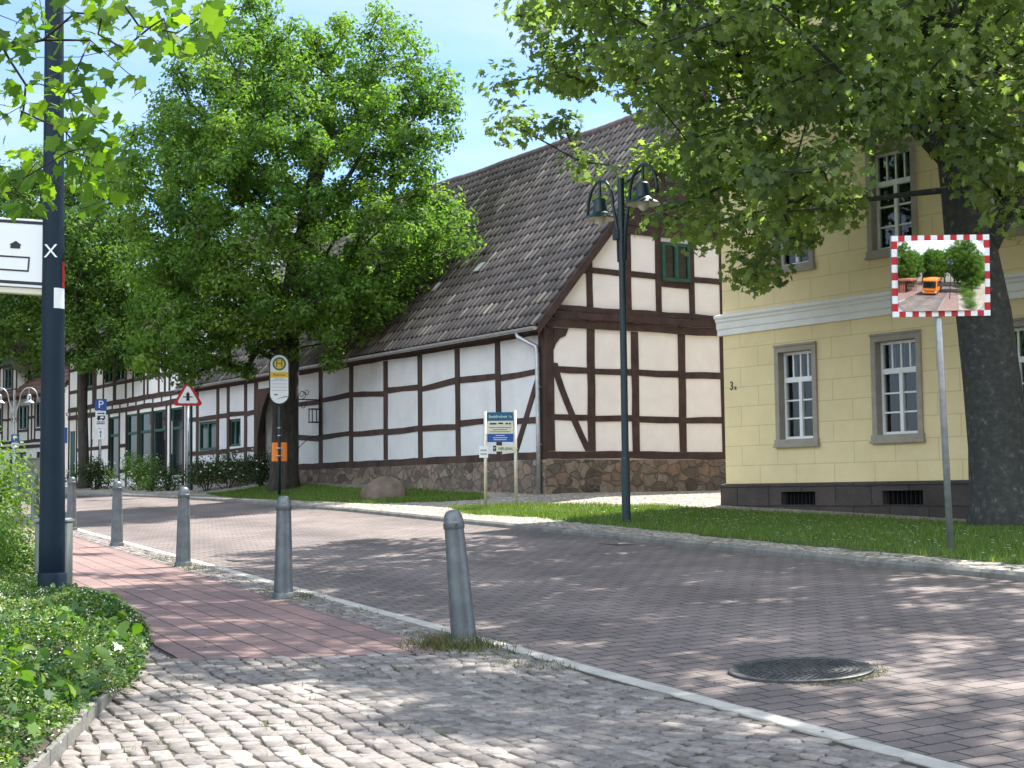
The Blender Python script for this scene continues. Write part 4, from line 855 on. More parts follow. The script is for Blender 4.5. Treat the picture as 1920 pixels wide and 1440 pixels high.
while x < GW-1.86:
    x1 = min(x+.17, GW-1.86); j = random.uniform(0, .012); b.prism([(x+.004, Z(5.80)), (x1-.004, Z(5.80)), (x1-.004, Z(max(zz(x1), 5.805))), (x+.004, Z(max(zz(x), 5.805)))], 1, -.06-j, -.03); x += .17
b.build('gable_boarding', M_['timber_red'], barn)
w_ = casement(barn, Matrix.Identity(4), 3.11, 3.89, Z(4.64), Z(5.5), -.075, M_['green'], .075, 2, 1)
for s0, s1, z0, z1, c in ((16.15, 17.0, 1.5, 2.32, 2), (18.0, 19.5, 1.45, 2.35, 2)): casement(barn, SWAP, s0+.01, s1-.01, Z(z0)+.01, Z(z1)-.01, .03, M_['green'], .07, c, 1)
# deep entrance
b = MB(SWAP); wall(b, 12.0, 15.2, Z(.0), Z(3.2), [(12.9, 14.1, Z(.1), Z(2.3))], .1); Mx = Matrix.Translation((1.7, 0, 0))
for i in range(len(b.v)): b.v[i] = Mx @ b.v[i]
b.add([(0, 12.34, Z(.1)), (1.7, 12.34, Z(.1)), (1.7, 12.34, Z(3)), (0, 12.34, Z(3))], [(0, 1, 2, 3)], Matrix.Identity(4)); b.add([(0, 14.86, Z(.1)), (1.7, 14.86, Z(.1)), (1.7, 14.86, Z(3)), (0, 14.86, Z(3))], [(0, 3, 2, 1)], Matrix.Identity(4))
b.build('entrance_wall', M_['plaster'], barn)
b = MB(SWAP)
for s in (12.8, 14.2): b.beam((s, Z(.2)), (s, Z(2.9)), .2, 1.68, 1.74, .006)
b.beam((14.25, Z(2.35)), (14.85, Z(1.0)), .16, 1.675, 1.73); b.beam((12.3, Z(1.55)), (12.7, Z(1.55)), .15, 1.68, 1.73); b.beam((14.3, Z(1.5)), (14.85, Z(1.5)), .15, 1.683, 1.73); b.beam((12.3, Z(2.4)), (14.85, Z(2.4)), .18, 1.672, 1.73)
for s in (12.345, 14.855):
    for t_ in (.12, 1.55): b.box((s-.03, t_-.1, Z(.2)), (s+.03, t_+.1, Z(2.95)))
b.build('entrance_frame', M_['timber'], barn)
b = MB(SWAP); b.box((12.9, 1.74, Z(.1)), (14.1, 1.78, Z(2.3)))
for k in range(8): b.box((12.905+k*.15, 1.725, Z(.15)), (13.045+k*.15, 1.7395, Z(2.28)))
b.build('door', M_['green'], barn)
# roof
ev = (-.27, Z(3.79-.27*slope)); rd = (GW/2, Z(ZR))
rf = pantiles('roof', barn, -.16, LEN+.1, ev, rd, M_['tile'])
b = MB(); b.prism([(ev[0], ev[1]-.14), (ev[0], ev[1]-.01), (rd[0], rd[1]-.02), (GW+.27, ev[1]-.01), (GW+.27, ev[1]-.14), (rd[0], rd[1]-.17)], 1, -.12, LEN+.06); b.build('roof_boards', M_['timber'], rf)
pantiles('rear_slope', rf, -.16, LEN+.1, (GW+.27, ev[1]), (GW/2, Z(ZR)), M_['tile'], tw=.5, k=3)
b = MB(); y = -.2
while y < LEN+.1: b.tube([(GW/2, y, rd[1]+.03+float(sag(y))+random.uniform(-.008, .008)), (GW/2, y+.36, rd[1]+.045+float(sag(y+.36)))], .115, 10); y += .34
b.build('ridge_tiles', M_['tile_ridge'] if 'tile_ridge' in M_ else M_.setdefault('tile_ridge', mat('ridge_clay', (.09, .065, .06), (.15, .11, .10), .7, 5)), rf)
for sgn in (0, 1):
    b = MB(); X = (lambda x: x) if not sgn else (lambda x: GW-x); pts = [(X(ev[0]), ev[1]-.20), (X(rd[0]), rd[1]-.20), (X(rd[0]), rd[1]+.06), (X(ev[0]), ev[1]+.05)]; b.prism(pts, 1, -.19, -.155); b.build('bargeboard', M_['timber_red'], rf)
for s, h in ((4.6, 2.35), (6.2, 1.95)):
    b = MB(); u = Vector((rd[0]-ev[0], 0, rd[1]-ev[1])).normalized(); p = Vector((ev[0], s, ev[1]))+u*h; nn = Vector((-u.z, 0, u.x)); q = [p+nn*.10, p+Vector((0, .2, 0))+nn*.10, p+Vector((0, .2, 0))+u*.32+nn*.075, p+u*.32+nn*.075]; b.add(q+[v-nn*.03 for v in q], [(0, 1, 2, 3), (0, 4, 5, 1), (1, 5, 6, 2), (2, 6, 7, 3), (3, 7, 4, 0)]); b.build('glass_tile', M_['zinc'], rf)
b = MB(); g_ = []; k = 8
gx, gzz = ev[0]-.07, ev[1]-.03
for y in (-.15, 6, 12.6, LEN):
    for i in range(k+1): an = math.pi+math.pi*i/k; g_.append((gx+.075*math.cos(an), y, gzz+.075*math.sin(an)))
b.add(g_, [(r*(k+1)+i, r*(k+1)+i+1, (r+1)*(k+1)+i+1, (r+1)*(k+1)+i) for r in range(3) for i in range(k)]); b.add(g_[:k+1], [tuple(range(k+1))]); b.build('gutter', M_['zinc'], barn, smooth=True)
b = MB(); b.tube([(gx, .55, gzz-.06), (gx, .50, gzz-.16), (gx+.08, .33, gzz-.26), (-.11, .16, gzz-.38), (-.11, .13, gzz-.55), (-.11, .12, Z(1.6)), (-.12, .10, Z(.02))], .047, 14); dp = b.build('downpipe', M_['zinc'], barn, smooth=True)
b = MB()
for z in (1.0, 2.2): b.tube([(-.11, .12, Z(z)), (-.11, .12, Z(z)+.03)], .053, 14); b.box((-.09, .11, Z(z)+.005), (-.02, .13, Z(z)+.025))
b.build('pipe_clip', M_['zinc'], dp)
# wrought iron sign bracket on the long wall
t = thing('wrought_iron_bracket', 'black wrought iron sign bracket with scrolls on the barn wall by the oak', 'sign bracket', barn.matrix_basis @ Vector((0, 10.7, 0)), ANG)
t.location.z = zb0; b = MB()
def spiral(c, r, turns, a0_, sgn=1, n=18): return [(c[0]+r*(1-i/n*.75)*math.cos(a0_+sgn*turns*6.283*i/n), 0, c[1]+r*(1-i/n*.75)*math.sin(a0_+sgn*turns*6.283*i/n)) for i in range(n+1)]
b.tube([(-.02, 0, Z(2.55)), (-.95, 0, Z(2.55))], .016, 6)
for c, r, a in (((-.55, Z(2.68)), .12, -1.57), ((-.75, Z(2.42)), .11, 1.57), ((-.42, Z(2.75)), .09, 3.1), ((-.5, Z(2.38)), .10, 0)): b.tube(spiral(c, r, 1.3, a), .009, 5)
b.tube([(-.03-.75*math.sin(i/10*1.57), 0, Z(1.60)+.55*(1-math.cos(i/10*1.57))*0-.0+(-.25+.25*math.cos(i/10*3.1))) for i in range(11)], .010, 5)
b.tube([(-.04, 0, Z(2.75)), (-.04, 0, Z(1.6))], .014, 6); b.build('scrollwork', M_['iron'], t)
b = MB()
for x in (-.30, -.08):
    for y in (-.1, .1): b.box((x-.01, y-.01, Z(1.95)), (x+.01, y+.01, Z(2.3)))
for z in (1.95, 2.3): b.box((-.32, -.12, Z(z)-.015), (-.06, .12, Z(z)+.015))
b.build('lantern_frame', M_['iron'], t); b = MB(); b.lathe([(.02, -.04), (.045, 0), (.02, .04)], 10, (-.97, 0, Z(2.55))); b.build('knob', M_['red'], t)

# ------------------------------------------------------------------ taller half-timbered house joined on the left
c1 = barn.matrix_basis @ Vector((0, LEN+.02, 0)); zh0 = gz(c1.x, c1.y)
hs = thing('half_timbered_house', 'two-storey half-timbered house with green windows behind the shrubs', 'house', (c1.x, c1.y, zh0), ANG)
Z = lambda z: z+E-zh0; HL = 12.6; W_ = 8.4; S = lambda t: t-LEN
up = [(21.0, 22.0), (23.15, 24.1), (24.6, 25.6), (26.5, 27.5), (27.81, 28.85), (30.2, 31.1)]; dn = [(20.85, 21.9), (22.4, 23.6), (23.75, 25.0), (25.2, 26.3), (27.15, 28.2)]
holes = [(S(a), S(b_), Z(4.18), Z(5.55)) for a, b_ in up]+[(S(a), S(b_), Z(.72), Z(2.92)) for a, b_ in dn]+[(S(32.3), S(33.0), Z(.5), Z(2.6))]
b = MB(SWAP); wall(b, 0, HL, Z(.0), Z(5.75), holes, .12); b.build('wall', M_['plaster'], hs)
for y in (0, HL): b = MB(); b.add([(0, y, Z(.0)), (W_, y, Z(.0)), (W_, y, Z(5.75)), (W_/2, y, Z(9.5)), (0, y, Z(5.75))], [(0, 1, 2, 3, 4)]); b.build('end_wall', M_['plaster'], hs)
b = MB(SWAP); ups = sorted({round(S(x), 2) for q in up for x in (q[0]-.07, q[1]+.07)}|{.1, 1.9, 8.6+.6, 9.4, 11.4, HL-.1})
for z, wdt in ((3.42, .17), (3.12, .17), (5.68, .16)): b.beam((0, Z(z)), (HL, Z(z)), wdt, -.03, .03, .014)
for s in ups: b.beam((s, Z(3.51)), (s, Z(5.6)), .14, -.022, .03, .008)
for i in range(len(ups)-1):
    if ups[i+1]-ups[i] > .2:
        m_ = (ups[i]+ups[i+1])/2; win = any(h[0] < m_ < h[1] and h[2] > Z(4) for h in holes)
        b.beam((ups[i]+.06, Z(4.1)), (ups[i+1]-.06, Z(4.1)), .13, -.018, .03, .006)
        if not win: b.beam((ups[i]+.06, Z(4.95)), (ups[i+1]-.06, Z(4.95)), .12, -.018, .03, .006)
for s in np.arange(.5, HL, .85): b.beam((s, Z(3.205)), (s, Z(3.335)), .10, -.02, .03, 0)
dns = sorted({round(S(x), 2) for q in dn for x in (q[0]-.06, q[1]+.06)}|{8.75, 9.7, 10.6, 11.5, HL-.1})
for s in dns: b.beam((s, Z(.35)), (s, Z(3.03)), .13, -.022, .03, .008)
for a, c in ((7.75, 8.7), (8.8, 9.65), (9.75, 10.55), (10.65, 11.45), (5.75, 6.5)):
    for z in (1.85, .95): b.beam((a, Z(z)), (c, Z(z)), .13, -.018, .03, .006)
b.beam((10.0, Z(.3)), (9.6, Z(2.2)), .12, -.02, .03); b.beam((10.9, Z(3.52)), (10.5, Z(4.9)), .12, -.02, .03)
b.build('timber_frame', M_['timber'], hs)
for h in holes[:6]: casement(hs, SWAP, h[0]+.008, h[1]-.008, h[2]+.008, h[3]-.008, .03, M_['green'], .06, 2, 2)
for h in holes[6:11]: casement(hs, SWAP, h[0]+.008, h[1]-.008, h[2]+.008, h[3]-.008, .03, M_['green'], .06, 1, 1, transom=Z(2.25), tcols=1)
b = MB(SWAP); h = holes[11]; b.box((h[0]+.005, .03, h[2]), (h[1]-.005, .08, h[3]-.005)); b.build('door', M_['green'], hs)
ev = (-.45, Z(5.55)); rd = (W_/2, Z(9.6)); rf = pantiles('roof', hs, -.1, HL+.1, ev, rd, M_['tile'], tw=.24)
b = MB(); b.prism([(ev[0], ev[1]-.12), (ev[0], ev[1]-.01), (rd[0], rd[1]-.02), (W_+.45, ev[1]-.01), (W_+.45, ev[1]-.12), (rd[0], rd[1]-.15)], 1, -.08, HL+.06); b.build('roof_boards', M_['timber'], rf)

# ------------------------------------------------------------------ white house far left
cw = (-18.05, 62.0); zw0 = .45+E-.0
wh = thing('white_house', 'far white half-timbered house with red roof, dormer and ground floor shop windows', 'house', (*cw, gz(*cw)), R(41)); zw0 = gz(*cw); Z = lambda z: z+E-zw0
WL, WD = 12.0, 7.5
lw = [(3.62, 5.36, Z(.42), Z(1.98)), (.9, 2.62, Z(.42), Z(1.95)), (7.2, 8.8, Z(.42), Z(1.98))]; uw = [(3.5, 4.4, Z(2.95), Z(3.95)), (1.95, 2.72, Z(2.98), Z(4.0)), (.35, 1.0, Z(2.98), Z(4.0)), (6.2, 7.0, Z(2.95), Z(3.95))]
b = MB(SWAP); wall(b, 0, WL, Z(-.2), Z(4.45), lw+uw, .14); b.build('wall', M_['plaster'], wh)
b = MB(); b.add([(0, 0, Z(-.2)), (WD, 0, Z(-.2)), (WD, 0, Z(4.45)), (WD/2, 0, Z(7.6)), (0, 0, Z(4.45))], [(0, 1, 2, 3, 4)]); b.build('end_wall', M_['plaster'], wh)
b = MB(SWAP); b.beam((-.03, Z(2.2)), (WL, Z(2.2)), .13, -.03, .03); b.beam((0, Z(2.42)), (WL, Z(2.42)), .12, -.026, .03); b.beam((0, Z(4.36)), (WL, Z(4.36)), .14, -.03, .03)
us = [.08, .3, 1.05, 1.5, 1.88, 2.78, 3.1, 3.43, 4.47, 4.9, 5.5, 6.12, 7.07, 8, 9, 10, 11, 11.9]
for s in us: b.beam((s, Z(2.48)), (s, Z(4.29)), .11, -.022, .03, .006)
for i in range(len(us)-1):
    m_ = (us[i]+us[i+1])/2
    if us[i+1]-us[i] > .25: b.beam((us[i]+.05, Z(2.88 if any(h[0] < m_ < h[1] for h in uw) else 3.4)), (us[i+1]-.05, Z(2.88 if any(h[0] < m_ < h[1] for h in uw) else 3.42)), .10, -.018, .03, .004)
b.build('timber_frame', M_['timber'], wh)
for h in uw: casement(wh, SWAP, h[0]+.008, h[1]-.008, h[2]+.008, h[3]-.008, .03, M_['green'], .06, 2, 2)
for h in lw: casement(wh, SWAP, h[0]+.008, h[1]-.008, h[2]+.008, h[3]-.008, .03, M_['timber'], .07, 1, 1, transom=Z(1.62), tcols=3, name='shop_window')
ev = (-.4, Z(4.28)); rd = (WD/2, Z(7.75)); rf = pantiles('roof', wh, -.15, WL, ev, rd, M_['tile_red'], tw=.26)
b = MB(); b.prism([(ev[0], ev[1]-.12), (ev[0], ev[1]-.01), (rd[0], rd[1]-.02), (WD+.4, ev[1]-.01), (WD+.4, ev[1]-.12), (rd[0], rd[1]-.15)], 1, -.12, WL); b.build('roof_boards', M_['timber'], rf)
d0_, d1_ = 4.6, 6.5; b = MB(SWAP); wall(b, d0_, d1_, Z(4.3), Z(5.7), [(5.15, 5.95, Z(4.75), Z(5.65))], .1); b.add([(d0_, 0, Z(5.7)), (d1_, 0, Z(5.7)), ((d0_+d1_)/2, 0, Z(6.75))], [(0, 1, 2)])
for s in (d0_, d1_): b.add([(s, 0, Z(4.3)), (s, 2.6, Z(4.3)), (s, 2.6, Z(6.4)), (s, 0, Z(5.7))], [(0, 1, 2, 3)])
dm = b.build('dormer', M_['plaster'], wh)
b = MB(SWAP); c_ = (d0_+d1_)/2
for s in (d0_+.06, 5.08, 6.02, d1_-.06): b.beam((s, Z(4.32)), (s, Z(5.68)), .11, -.022, .03, .004)
b.beam((d0_, Z(4.67)), (d1_, Z(4.67)), .1, -.018, .03, .004); b.beam((d0_, Z(5.72)), (d1_, Z(5.72)), .12, -.024, .03, .004)
b.build('dormer_frame', M_['timber'], dm)
for y in (.5, 1.4): b = MB(SWAP); b.box((d0_-.025, y-.05, Z(4.8)), (d0_+.02, y+.05, Z(5.7))); b.build('stud', M_['timber'], dm)
casement(dm, SWAP, 5.16, 5.94, Z(4.76), Z(5.64), .02, M_['green'], .06, 2, 2)
b = MB(SWAP); b.prism([(d0_+.1, Z(5.78)), (d1_-.1, Z(5.78)), (c_, Z(6.7))], 1, -.05, -.02); b.build('dormer_boarding', M_['green'], dm)
b = MB(SWAP)
for s in (-1, 1): b.prism([(c_, Z(6.98)), (c_, Z(6.84)), (c_+s*1.3, Z(5.45)), (c_+s*1.3, Z(5.59))], 1, -.3, 3.4)
b.build('dormer_roof', M_['tile_ridge'], dm)
b = MB(SWAP); b.box((3.2-.12, -.02, Z(1.72)), (3.2+.08, -.003, Z(1.88))); b.build('house_number', M_['greybox'], wh)

# ------------------------------------------------------------------ yellow house
cy = (3.93, 28.5); zy0 = gz(*cy); yh = thing('yellow_house', 'pale yellow plastered house with white band, grey-framed windows and dark stone plinth', 'house', (*cy, zy0), R(-53.5)); Z = lambda z: z+E-zy0
M_['yellow_wall'] = brick_mat('yellow_plaster', (.80, .66, .38), (.775, .64, .37), (.60, .49, .28), .88, .36, .008, rough=.85, bump=.25, stain=((.84, .82, .78), (1.06, 1.06, 1.05)), warp=.006, coord='Object', fine=.08)
def upright(t_):
  for n in list(t_.nodes):                                         # map wall (x,z) onto the joint pattern
    if n.type == 'TEX_COORD':
        mpp = N(t_, 'ShaderNodeMapping'); mpp.inputs['Rotation'].default_value = (R(-90), 0, 0); links = [l for l in t_.links if l.from_node == n]
        for l in links: t_.links.new(mpp.outputs[0], l.to_socket)
        t_.links.new(n.outputs['Object'], mpp.inputs[0])
upright(M_['yellow_wall'].node_tree)
YW = [(1.32, 2.30), (3.52, 4.55), (5.78, 6.80), (8.0, 9.0)]; tr = .095
low = [(a+tr, c-tr, Z(.90), Z(2.45)) for a, c in YW]; upp = [(a+tr, c-tr, Z(3.98), Z(5.62)) for a, c in YW]; att = [(a+tr, c-tr, Z(6.95), Z(8.2)) for a, c in YW]
b = MB(); wall(b, 0, 13, Z(.13), Z(8.9), low+upp+att, .20); b.build('wall', M_['yellow_wall'], yh)
b = MB(); b.add([(0, 0, Z(.13)), (0, 9, Z(.13)), (0, 9, Z(8.9)), (0, 0, Z(8.9))], [(0, 1, 2, 3)]); b.add([(13, 0, Z(.13)), (13, 9, Z(.13)), (13, 9, Z(8.9)), (13, 0, Z(8.9))], [(3, 2, 1, 0)]); b.add([(0, 9, Z(.13)), (13, 9, Z(.13)), (13, 9, Z(8.9)), (0, 9, Z(8.9))], [(3, 2, 1, 0)]); b.build('end_wall', M_['yellow_wall'], yh)
M_['plinth_dark'] = brick_mat('dark_sandstone', (.075, .062, .054), (.05, .044, .04), (.03, .027, .025), .78, .34, .012, rough=.9, bump=1.0, stain=((.6, .6, .6), (1.5, 1.4, 1.35)), warp=.02, coord='Object', fine=.45)
upright(M_['plinth_dark'].node_tree)
b = MB(); base = [(1.45, 2.25), (3.72, 4.55), (6.0, 6.8)]; wall(b, -.07, 13, -1.2, Z(.115), [(a, c, Z(-.25), Z(-.02)) for a, c in base], .3)
b.add([(-.07, 0, -1.2), (-.07, 9, -1.2), (-.07, 9, Z(.115)), (-.07, 0, Z(.115))], [(0, 1, 2, 3)]); b.add([(-.07, 0, Z(.115)), (13, 0, Z(.115)), (13, .12, Z(.145)), (-.07, .12, Z(.145))], [(0, 1, 2, 3)])
for i in range(len(b.v)): b.v[i].y -= .08
pl = b.build('plinth', M_['plinth_dark'], yh)
for a, c in base:
    b = MB(); b.box((a-.02, .12, Z(-.27)), (c+.02, .14, Z(0)))
    for i in range(9): x = a+(c-a)*(i+.5)/9; b.box((x-.008, .02, Z(-.25)), (x+.008, .12, Z(-.02)))
    b.build('vent', M_['dark'], pl)
b = MB(); b.prism([(0, Z(2.88)), (-.05, Z(2.88)), (-.05, Z(2.98)), (-.075, Z(3.0)), (-.075, Z(3.11)), (-.10, Z(3.13)), (-.10, Z(3.17)), (-.14, Z(3.20)), (-.14, Z(3.245)), (0, Z(3.28))], 0, -.10, 13); b.build('band', M_['plaster'], yh)
def shape_a(b, s0, s1, z0, z1, d):
    m_ = (s0+s1)/2
    for x, w in ((s0+.06, .16), (m_+.08, .14)):
        b.prism([(x, z0+.05), (x+.05, z0+.02), (x+.06, z0+.16), (x+w, z0+.22), (x+w, z0+.30), (x+.03, z0+.33), (x-.01, z0+.30), (x+.025, z0+.2)], 1, d+.055, d+.07)
def draped(b, s0, s1, z0, z1, d):
    n = 14
    for a, c in ((s0, s0+.10), (s1-.10, s1)):
        b.box((a, d+.055, z0), (c, d+.065, z1))
allw = [(h, 'g') for h in low]+[(h, 'u') for h in upp]+[(h, 'a') for h in att]
for h, kind in allw:
    s0, s1, z0, z1 = h; b = MB(); o = .05
    b.box((s0-tr, -.045, z0), (s0, -.0, z1+tr)); b.box((s1, -.045, z0), (s1+tr, -.0, z1+tr)); b.box((s0, -.045, z1), (s1, -.0, z1+tr)); b.box((s0-tr-.0, -.07, z1+tr), (s1+tr, -.0, z1+tr+.035))
    b.box((s0-tr-.02, -.065, z0-.10), (s1+tr+.02, 0, z0-.0)); b.box((s0-tr-.035, -.085, z0-.14), (s1+tr+.035, 0, z0-.10))
    for a, c in ((s0-.0, s0+.004), (s1-.004, s1)): b.box((a, 0, z0), (c, .13, z1))
    b.box((s0+.004, 0, z1-.004), (s1-.004, .13, z1)); b.box((s0+.004, 0, z0), (s1-.004, .13, z0+.004))
    o = b.build('window_surround', M_['taupe'], yh)
    casement(o, Matrix.Identity(4), s0+.005, s1-.005, z0+.005, z1-.005, .10, M_['white'], .045, 2, 3, transom=z0+(z1-z0)*.68, glass='glass_clear', mu=.034, inner=shape_a if kind == 'g' else draped)
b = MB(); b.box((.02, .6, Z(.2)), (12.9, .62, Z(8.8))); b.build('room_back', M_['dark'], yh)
text('house_number', '3', .22, Matrix.Translation((.20, -.006, Z(1.93))) @ RX, M_['black'], yh, depth=.004); text('house_number', 'a', .13, Matrix.Translation((.30, -.006, Z(1.90))) @ RX, M_['black'], yh, depth=.004)
b = MB(); b.box((-.25, -.3, Z(8.9)), (13, 9.3, Z(9.15))); b.build('eaves', M_['plaster'], yh)
b = MB(); b.prism([(-.35, Z(9.15)), (9.35, Z(9.15)), (4.5, Z(12.4))], 0, -.3, 13); b.build('roof', M_['tile_ridge'], yh)

# ------------------------------------------------------------------ vegetation
LOBED = np.array([(.04, 0, 0), (.30, -.10, .05), (.27, .08, .04), (.58, .20, .10), (.40, .36, .05), (.50, .66, .06), (.20, .60, .0), (0, 1.0, -.12)])
LOBED = np.concatenate([LOBED, [(-x, y, z) for x, y, z in LOBED[-2::-1]]])
MAPLE = np.array([(.05, 0, 0), (.34, -.06, .05), (.34, .10, .04), (.52, .30, .07), (.38, .40, .04), (.40, .66, .03), (.20, .64, 0), (0, .95, -.12)])
MAPLE = np.concatenate([MAPLE, [(-x, y, z) for x, y, z in MAPLE[-2::-1]]])
OVAL = np.array([(0, 0, 0), (.30, .45, .09), (0, 1, -.06), (-.30, .45, .09)])
OVAL6 = np.array([(0, 0, 0), (.24, .22, .06), (.28, .58, .05), (0, 1, -.10), (-.28, .58, .05), (-.24, .22, .06)])
def unit(v): return v/np.maximum(np.linalg.norm(v, axis=-1, keepdims=True), 1e-9)
def leaves(name, P, nrm, size, tpl, mat_, parent=None, droop=0., rnd=None, wid=1.0):
    n = len(P); nrm = unit(nrm); t = rng.normal(0, 1, (n, 3)); t[:, 2] -= droop
    t = unit(t-(t*nrm).sum(1, keepdims=True)*nrm); bb = np.cross(t, nrm)
    T = tpl[None]*np.asarray(size)[:, None, None]; T = T-np.array([0, .4, 0])*np.asarray(size)[:, None, None]
    V = P[:, None]+T[..., :1]*wid*bb[:, None]+T[..., 1:2]*t[:, None]+T[..., 2:]*nrm[:, None]
    return np_mesh(name, V.reshape(-1, 3), len(tpl), mat_, parent, attr=rng.random(n) if rnd is None else rnd)
def clumps(ells, n, spacing, ok=None, shell=.45, seed=1):
    """points in a union of ellipsoids, biased to the outside, at least `spacing` apart"""
    r2 = np.random.default_rng(seed); out = np.zeros((0, 3)); vol = np.array([e[3]*e[4]*e[5] for e in ells])**.8; vol /= vol.sum(); tries = 0
    while len(out) < n and tries < n*60:
        tries += 1; e = ells[r2.choice(len(ells), p=vol)]; d = r2.normal(0, 1, 3); d /= np.linalg.norm(d); q = np.array(e[:3])+d*np.array(e[3:6])*(r2.random()**shell)
        if ok is not None and not ok(q): continue
        if len(out) and ((out-q)**2).sum(1).min() < spacing**2: continue
        out = np.vstack([out, q])
    return out
def crown(cl, rad, per, size, flat=.75, upb=.6, seed=2):
    n = len(cl); m_ = rng.integers(int(per*.6), int(per*1.4), n); idx = np.repeat(np.arange(n), m_); k = len(idx); d = unit(rng.normal(0, 1, (k, 3)))
    rr = (rad*rng.uniform(.7, 1.35, n))[idx]*rng.random(k)**.45; P = cl[idx]+d*rr[:, None]*np.array([1, 1, flat])
    nr = d*.9+rng.normal(0, .55, (k, 3))+np.array([0, 0, upb]); tone = np.clip(.18*rng.normal(0, 1, n)[idx]+rng.random(k)*.62+.2, 0, 1)
    return P, nr, size*rng.uniform(.7, 1.25, k), tone
def limbs(parent, trunk_nodes, cl, mat_, rtip=.012, kr=.020, start=.5, sag=.0, rmax=.2):
    """limbs that grow from the trunk to every leaf clump; one mesh"""
    nodes = [np.array(p, float) for p in trunk_nodes]; par = [-1]*len(nodes); nt_ = len(nodes); ends = []
    root = nodes[0]; order = np.argsort([min(np.linalg.norm(c-t) for t in nodes) for c in cl])
    for ci in order:
        c = cl[ci]; A = np.array(nodes); dist = np.linalg.norm(A-c, axis=1)+np.where(A[:, 2] > c[2]+.2, (A[:, 2]-c[2])*1.2, 0)+.12*np.linalg.norm(A-root, axis=1); j = int(np.argmin(dist)); p = nodes[j]
        L_ = np.linalg.norm(c-p); k = max(1, int(L_/.7)); prev = j
        for i in range(1, k+1):
            t = i/k; q = p+(c-p)*t+rng.normal(0, .05*L_, 3)*math.sin(math.pi*t)*(1 if i < k else 0)+np.array([0, 0, .10*L_*math.sin(math.pi*t)-sag*t]); nodes.append(q); par.append(prev); prev = len(nodes)-1
    cnt = [0]*len(nodes); haschild = set(par)
    for i in range(len(nodes)-1, nt_-1, -1):
        cnt[i] += 1 if i not in haschild else 0
        cnt[i] = max(cnt[i], 1)
        if par[i] >= 0: cnt[par[i]] += cnt[i]
    rad = [min(rtip+kr*math.sqrt(max(c-.9, .05)), rmax) for c in cnt]; b = MB()
    for i in range(nt_, len(nodes)):
        j = par[i]; r1 = rad[i]; r0_ = min(rad[j], r1*1.6) if j >= nt_ else min(r1*1.35, rmax)
        b.tube([nodes[j], nodes[i]], [r0_, r1], 6 if r1 < .06 else 8, cap=False)
    return b.build('limbs', mat_, parent, smooth=True)
def W(px, py, Y): return np.array([(px-960)/2890*Y, Y, E+((926+.0113*(960-px))-py)/2890*Y])      # rough sizing aid from measured heights
def tree_root(name, label, loc, group=None): return thing(name, label, 'tree', loc, group=group)
def local(P, loc): return P-np.array(loc)
dg = np.array([math.cos(ANG), math.sin(ANG), 0]); db = np.array([-math.sin(ANG), math.cos(ANG), 0])

def ok_oak(q):
    g = (q-np.array([*C0, 0])) @ dg; zr_ = E+3.79+1.165*min(max(g, -.4), 4.4)
    if abs(q[0]+5.75) < 1.3 and q[1] < 38.75 and q[2] < E+4.05: return False
    return q[2] > zr_+.55 if g > -.9 else q[2] > E+2.6
loc = onground(-5.95, 40.2); oak = tree_root('oak_tree', 'big spreading oak with lobed bright green crown in front of the barn entrance', loc)
tr = [(-5.95, 40.2, loc[2]-.2), (-5.96, 40.2, loc[2]+.35), (-5.92, 40.15, E+2.0), (-5.88, 40.0, E+3.4), (-5.75, 39.6, E+4.6), (-5.55, 39.2, E+5.8), (-5.1, 38.9, E+7.4), (-4.6, 38.7, E+9.2)]
b = MB(Matrix.Translation(-Vector(loc))); b.tube(tr, [.52, .38, .33, .34, .27, .22, .17, .10], 14); b.build('trunk', M_['bark'], oak, smooth=True)
ells = [(-5.6, 38.2, E+7.7, 4.1, 3.8, 4.2), (-2.5, 38, E+5.8, 1.75, 2.2, 1.7), (-2.8, 38, E+9.6, 1.5, 1.8, 2.0), (-8.3, 38, E+5.2, 1.7, 2.2, 2.4), (-6.3, 38.2, E+11.1, 2.0, 2.0, 1.3), (-2.9, 38.2, E+11.5, .7, .8, 1.0), (-4.3, 38.2, E+10.9, 1.6, 1.6, 1.2), (-8.2, 38, E+8.0, 1.7, 2, 2.0), (-1.5, 37.8, E+6.4, .9, 1.2, .8), (-6.5, 37.6, E+4.0, 2.6, 1.9, 1.3), (-5.6, 39.3, E+4.6, 1.4, .9, 1.0), (-4.4, 37.8, E+4.6, 1.8, 1.3, 1.0), (-7.6, 37.9, E+4.0, 2.0, 1.6, 1.3), (-3.6, 38.2, E+5.2, 1.6, 1.4, 1.2)]
cl = clumps(ells, 600, .48, ok_oak, .36, 3)
P, nr, sz, tn = crown(local(cl, loc), .46, 190, .125); leaves('crown', P, nr, sz, OVAL, M_['leaf_oak'], oak, 0, tn)
limbs(oak, [local(np.array(p), loc) for p in tr[3:]], local(cl, loc), M_['bark'], .012, .016, rmax=.19)

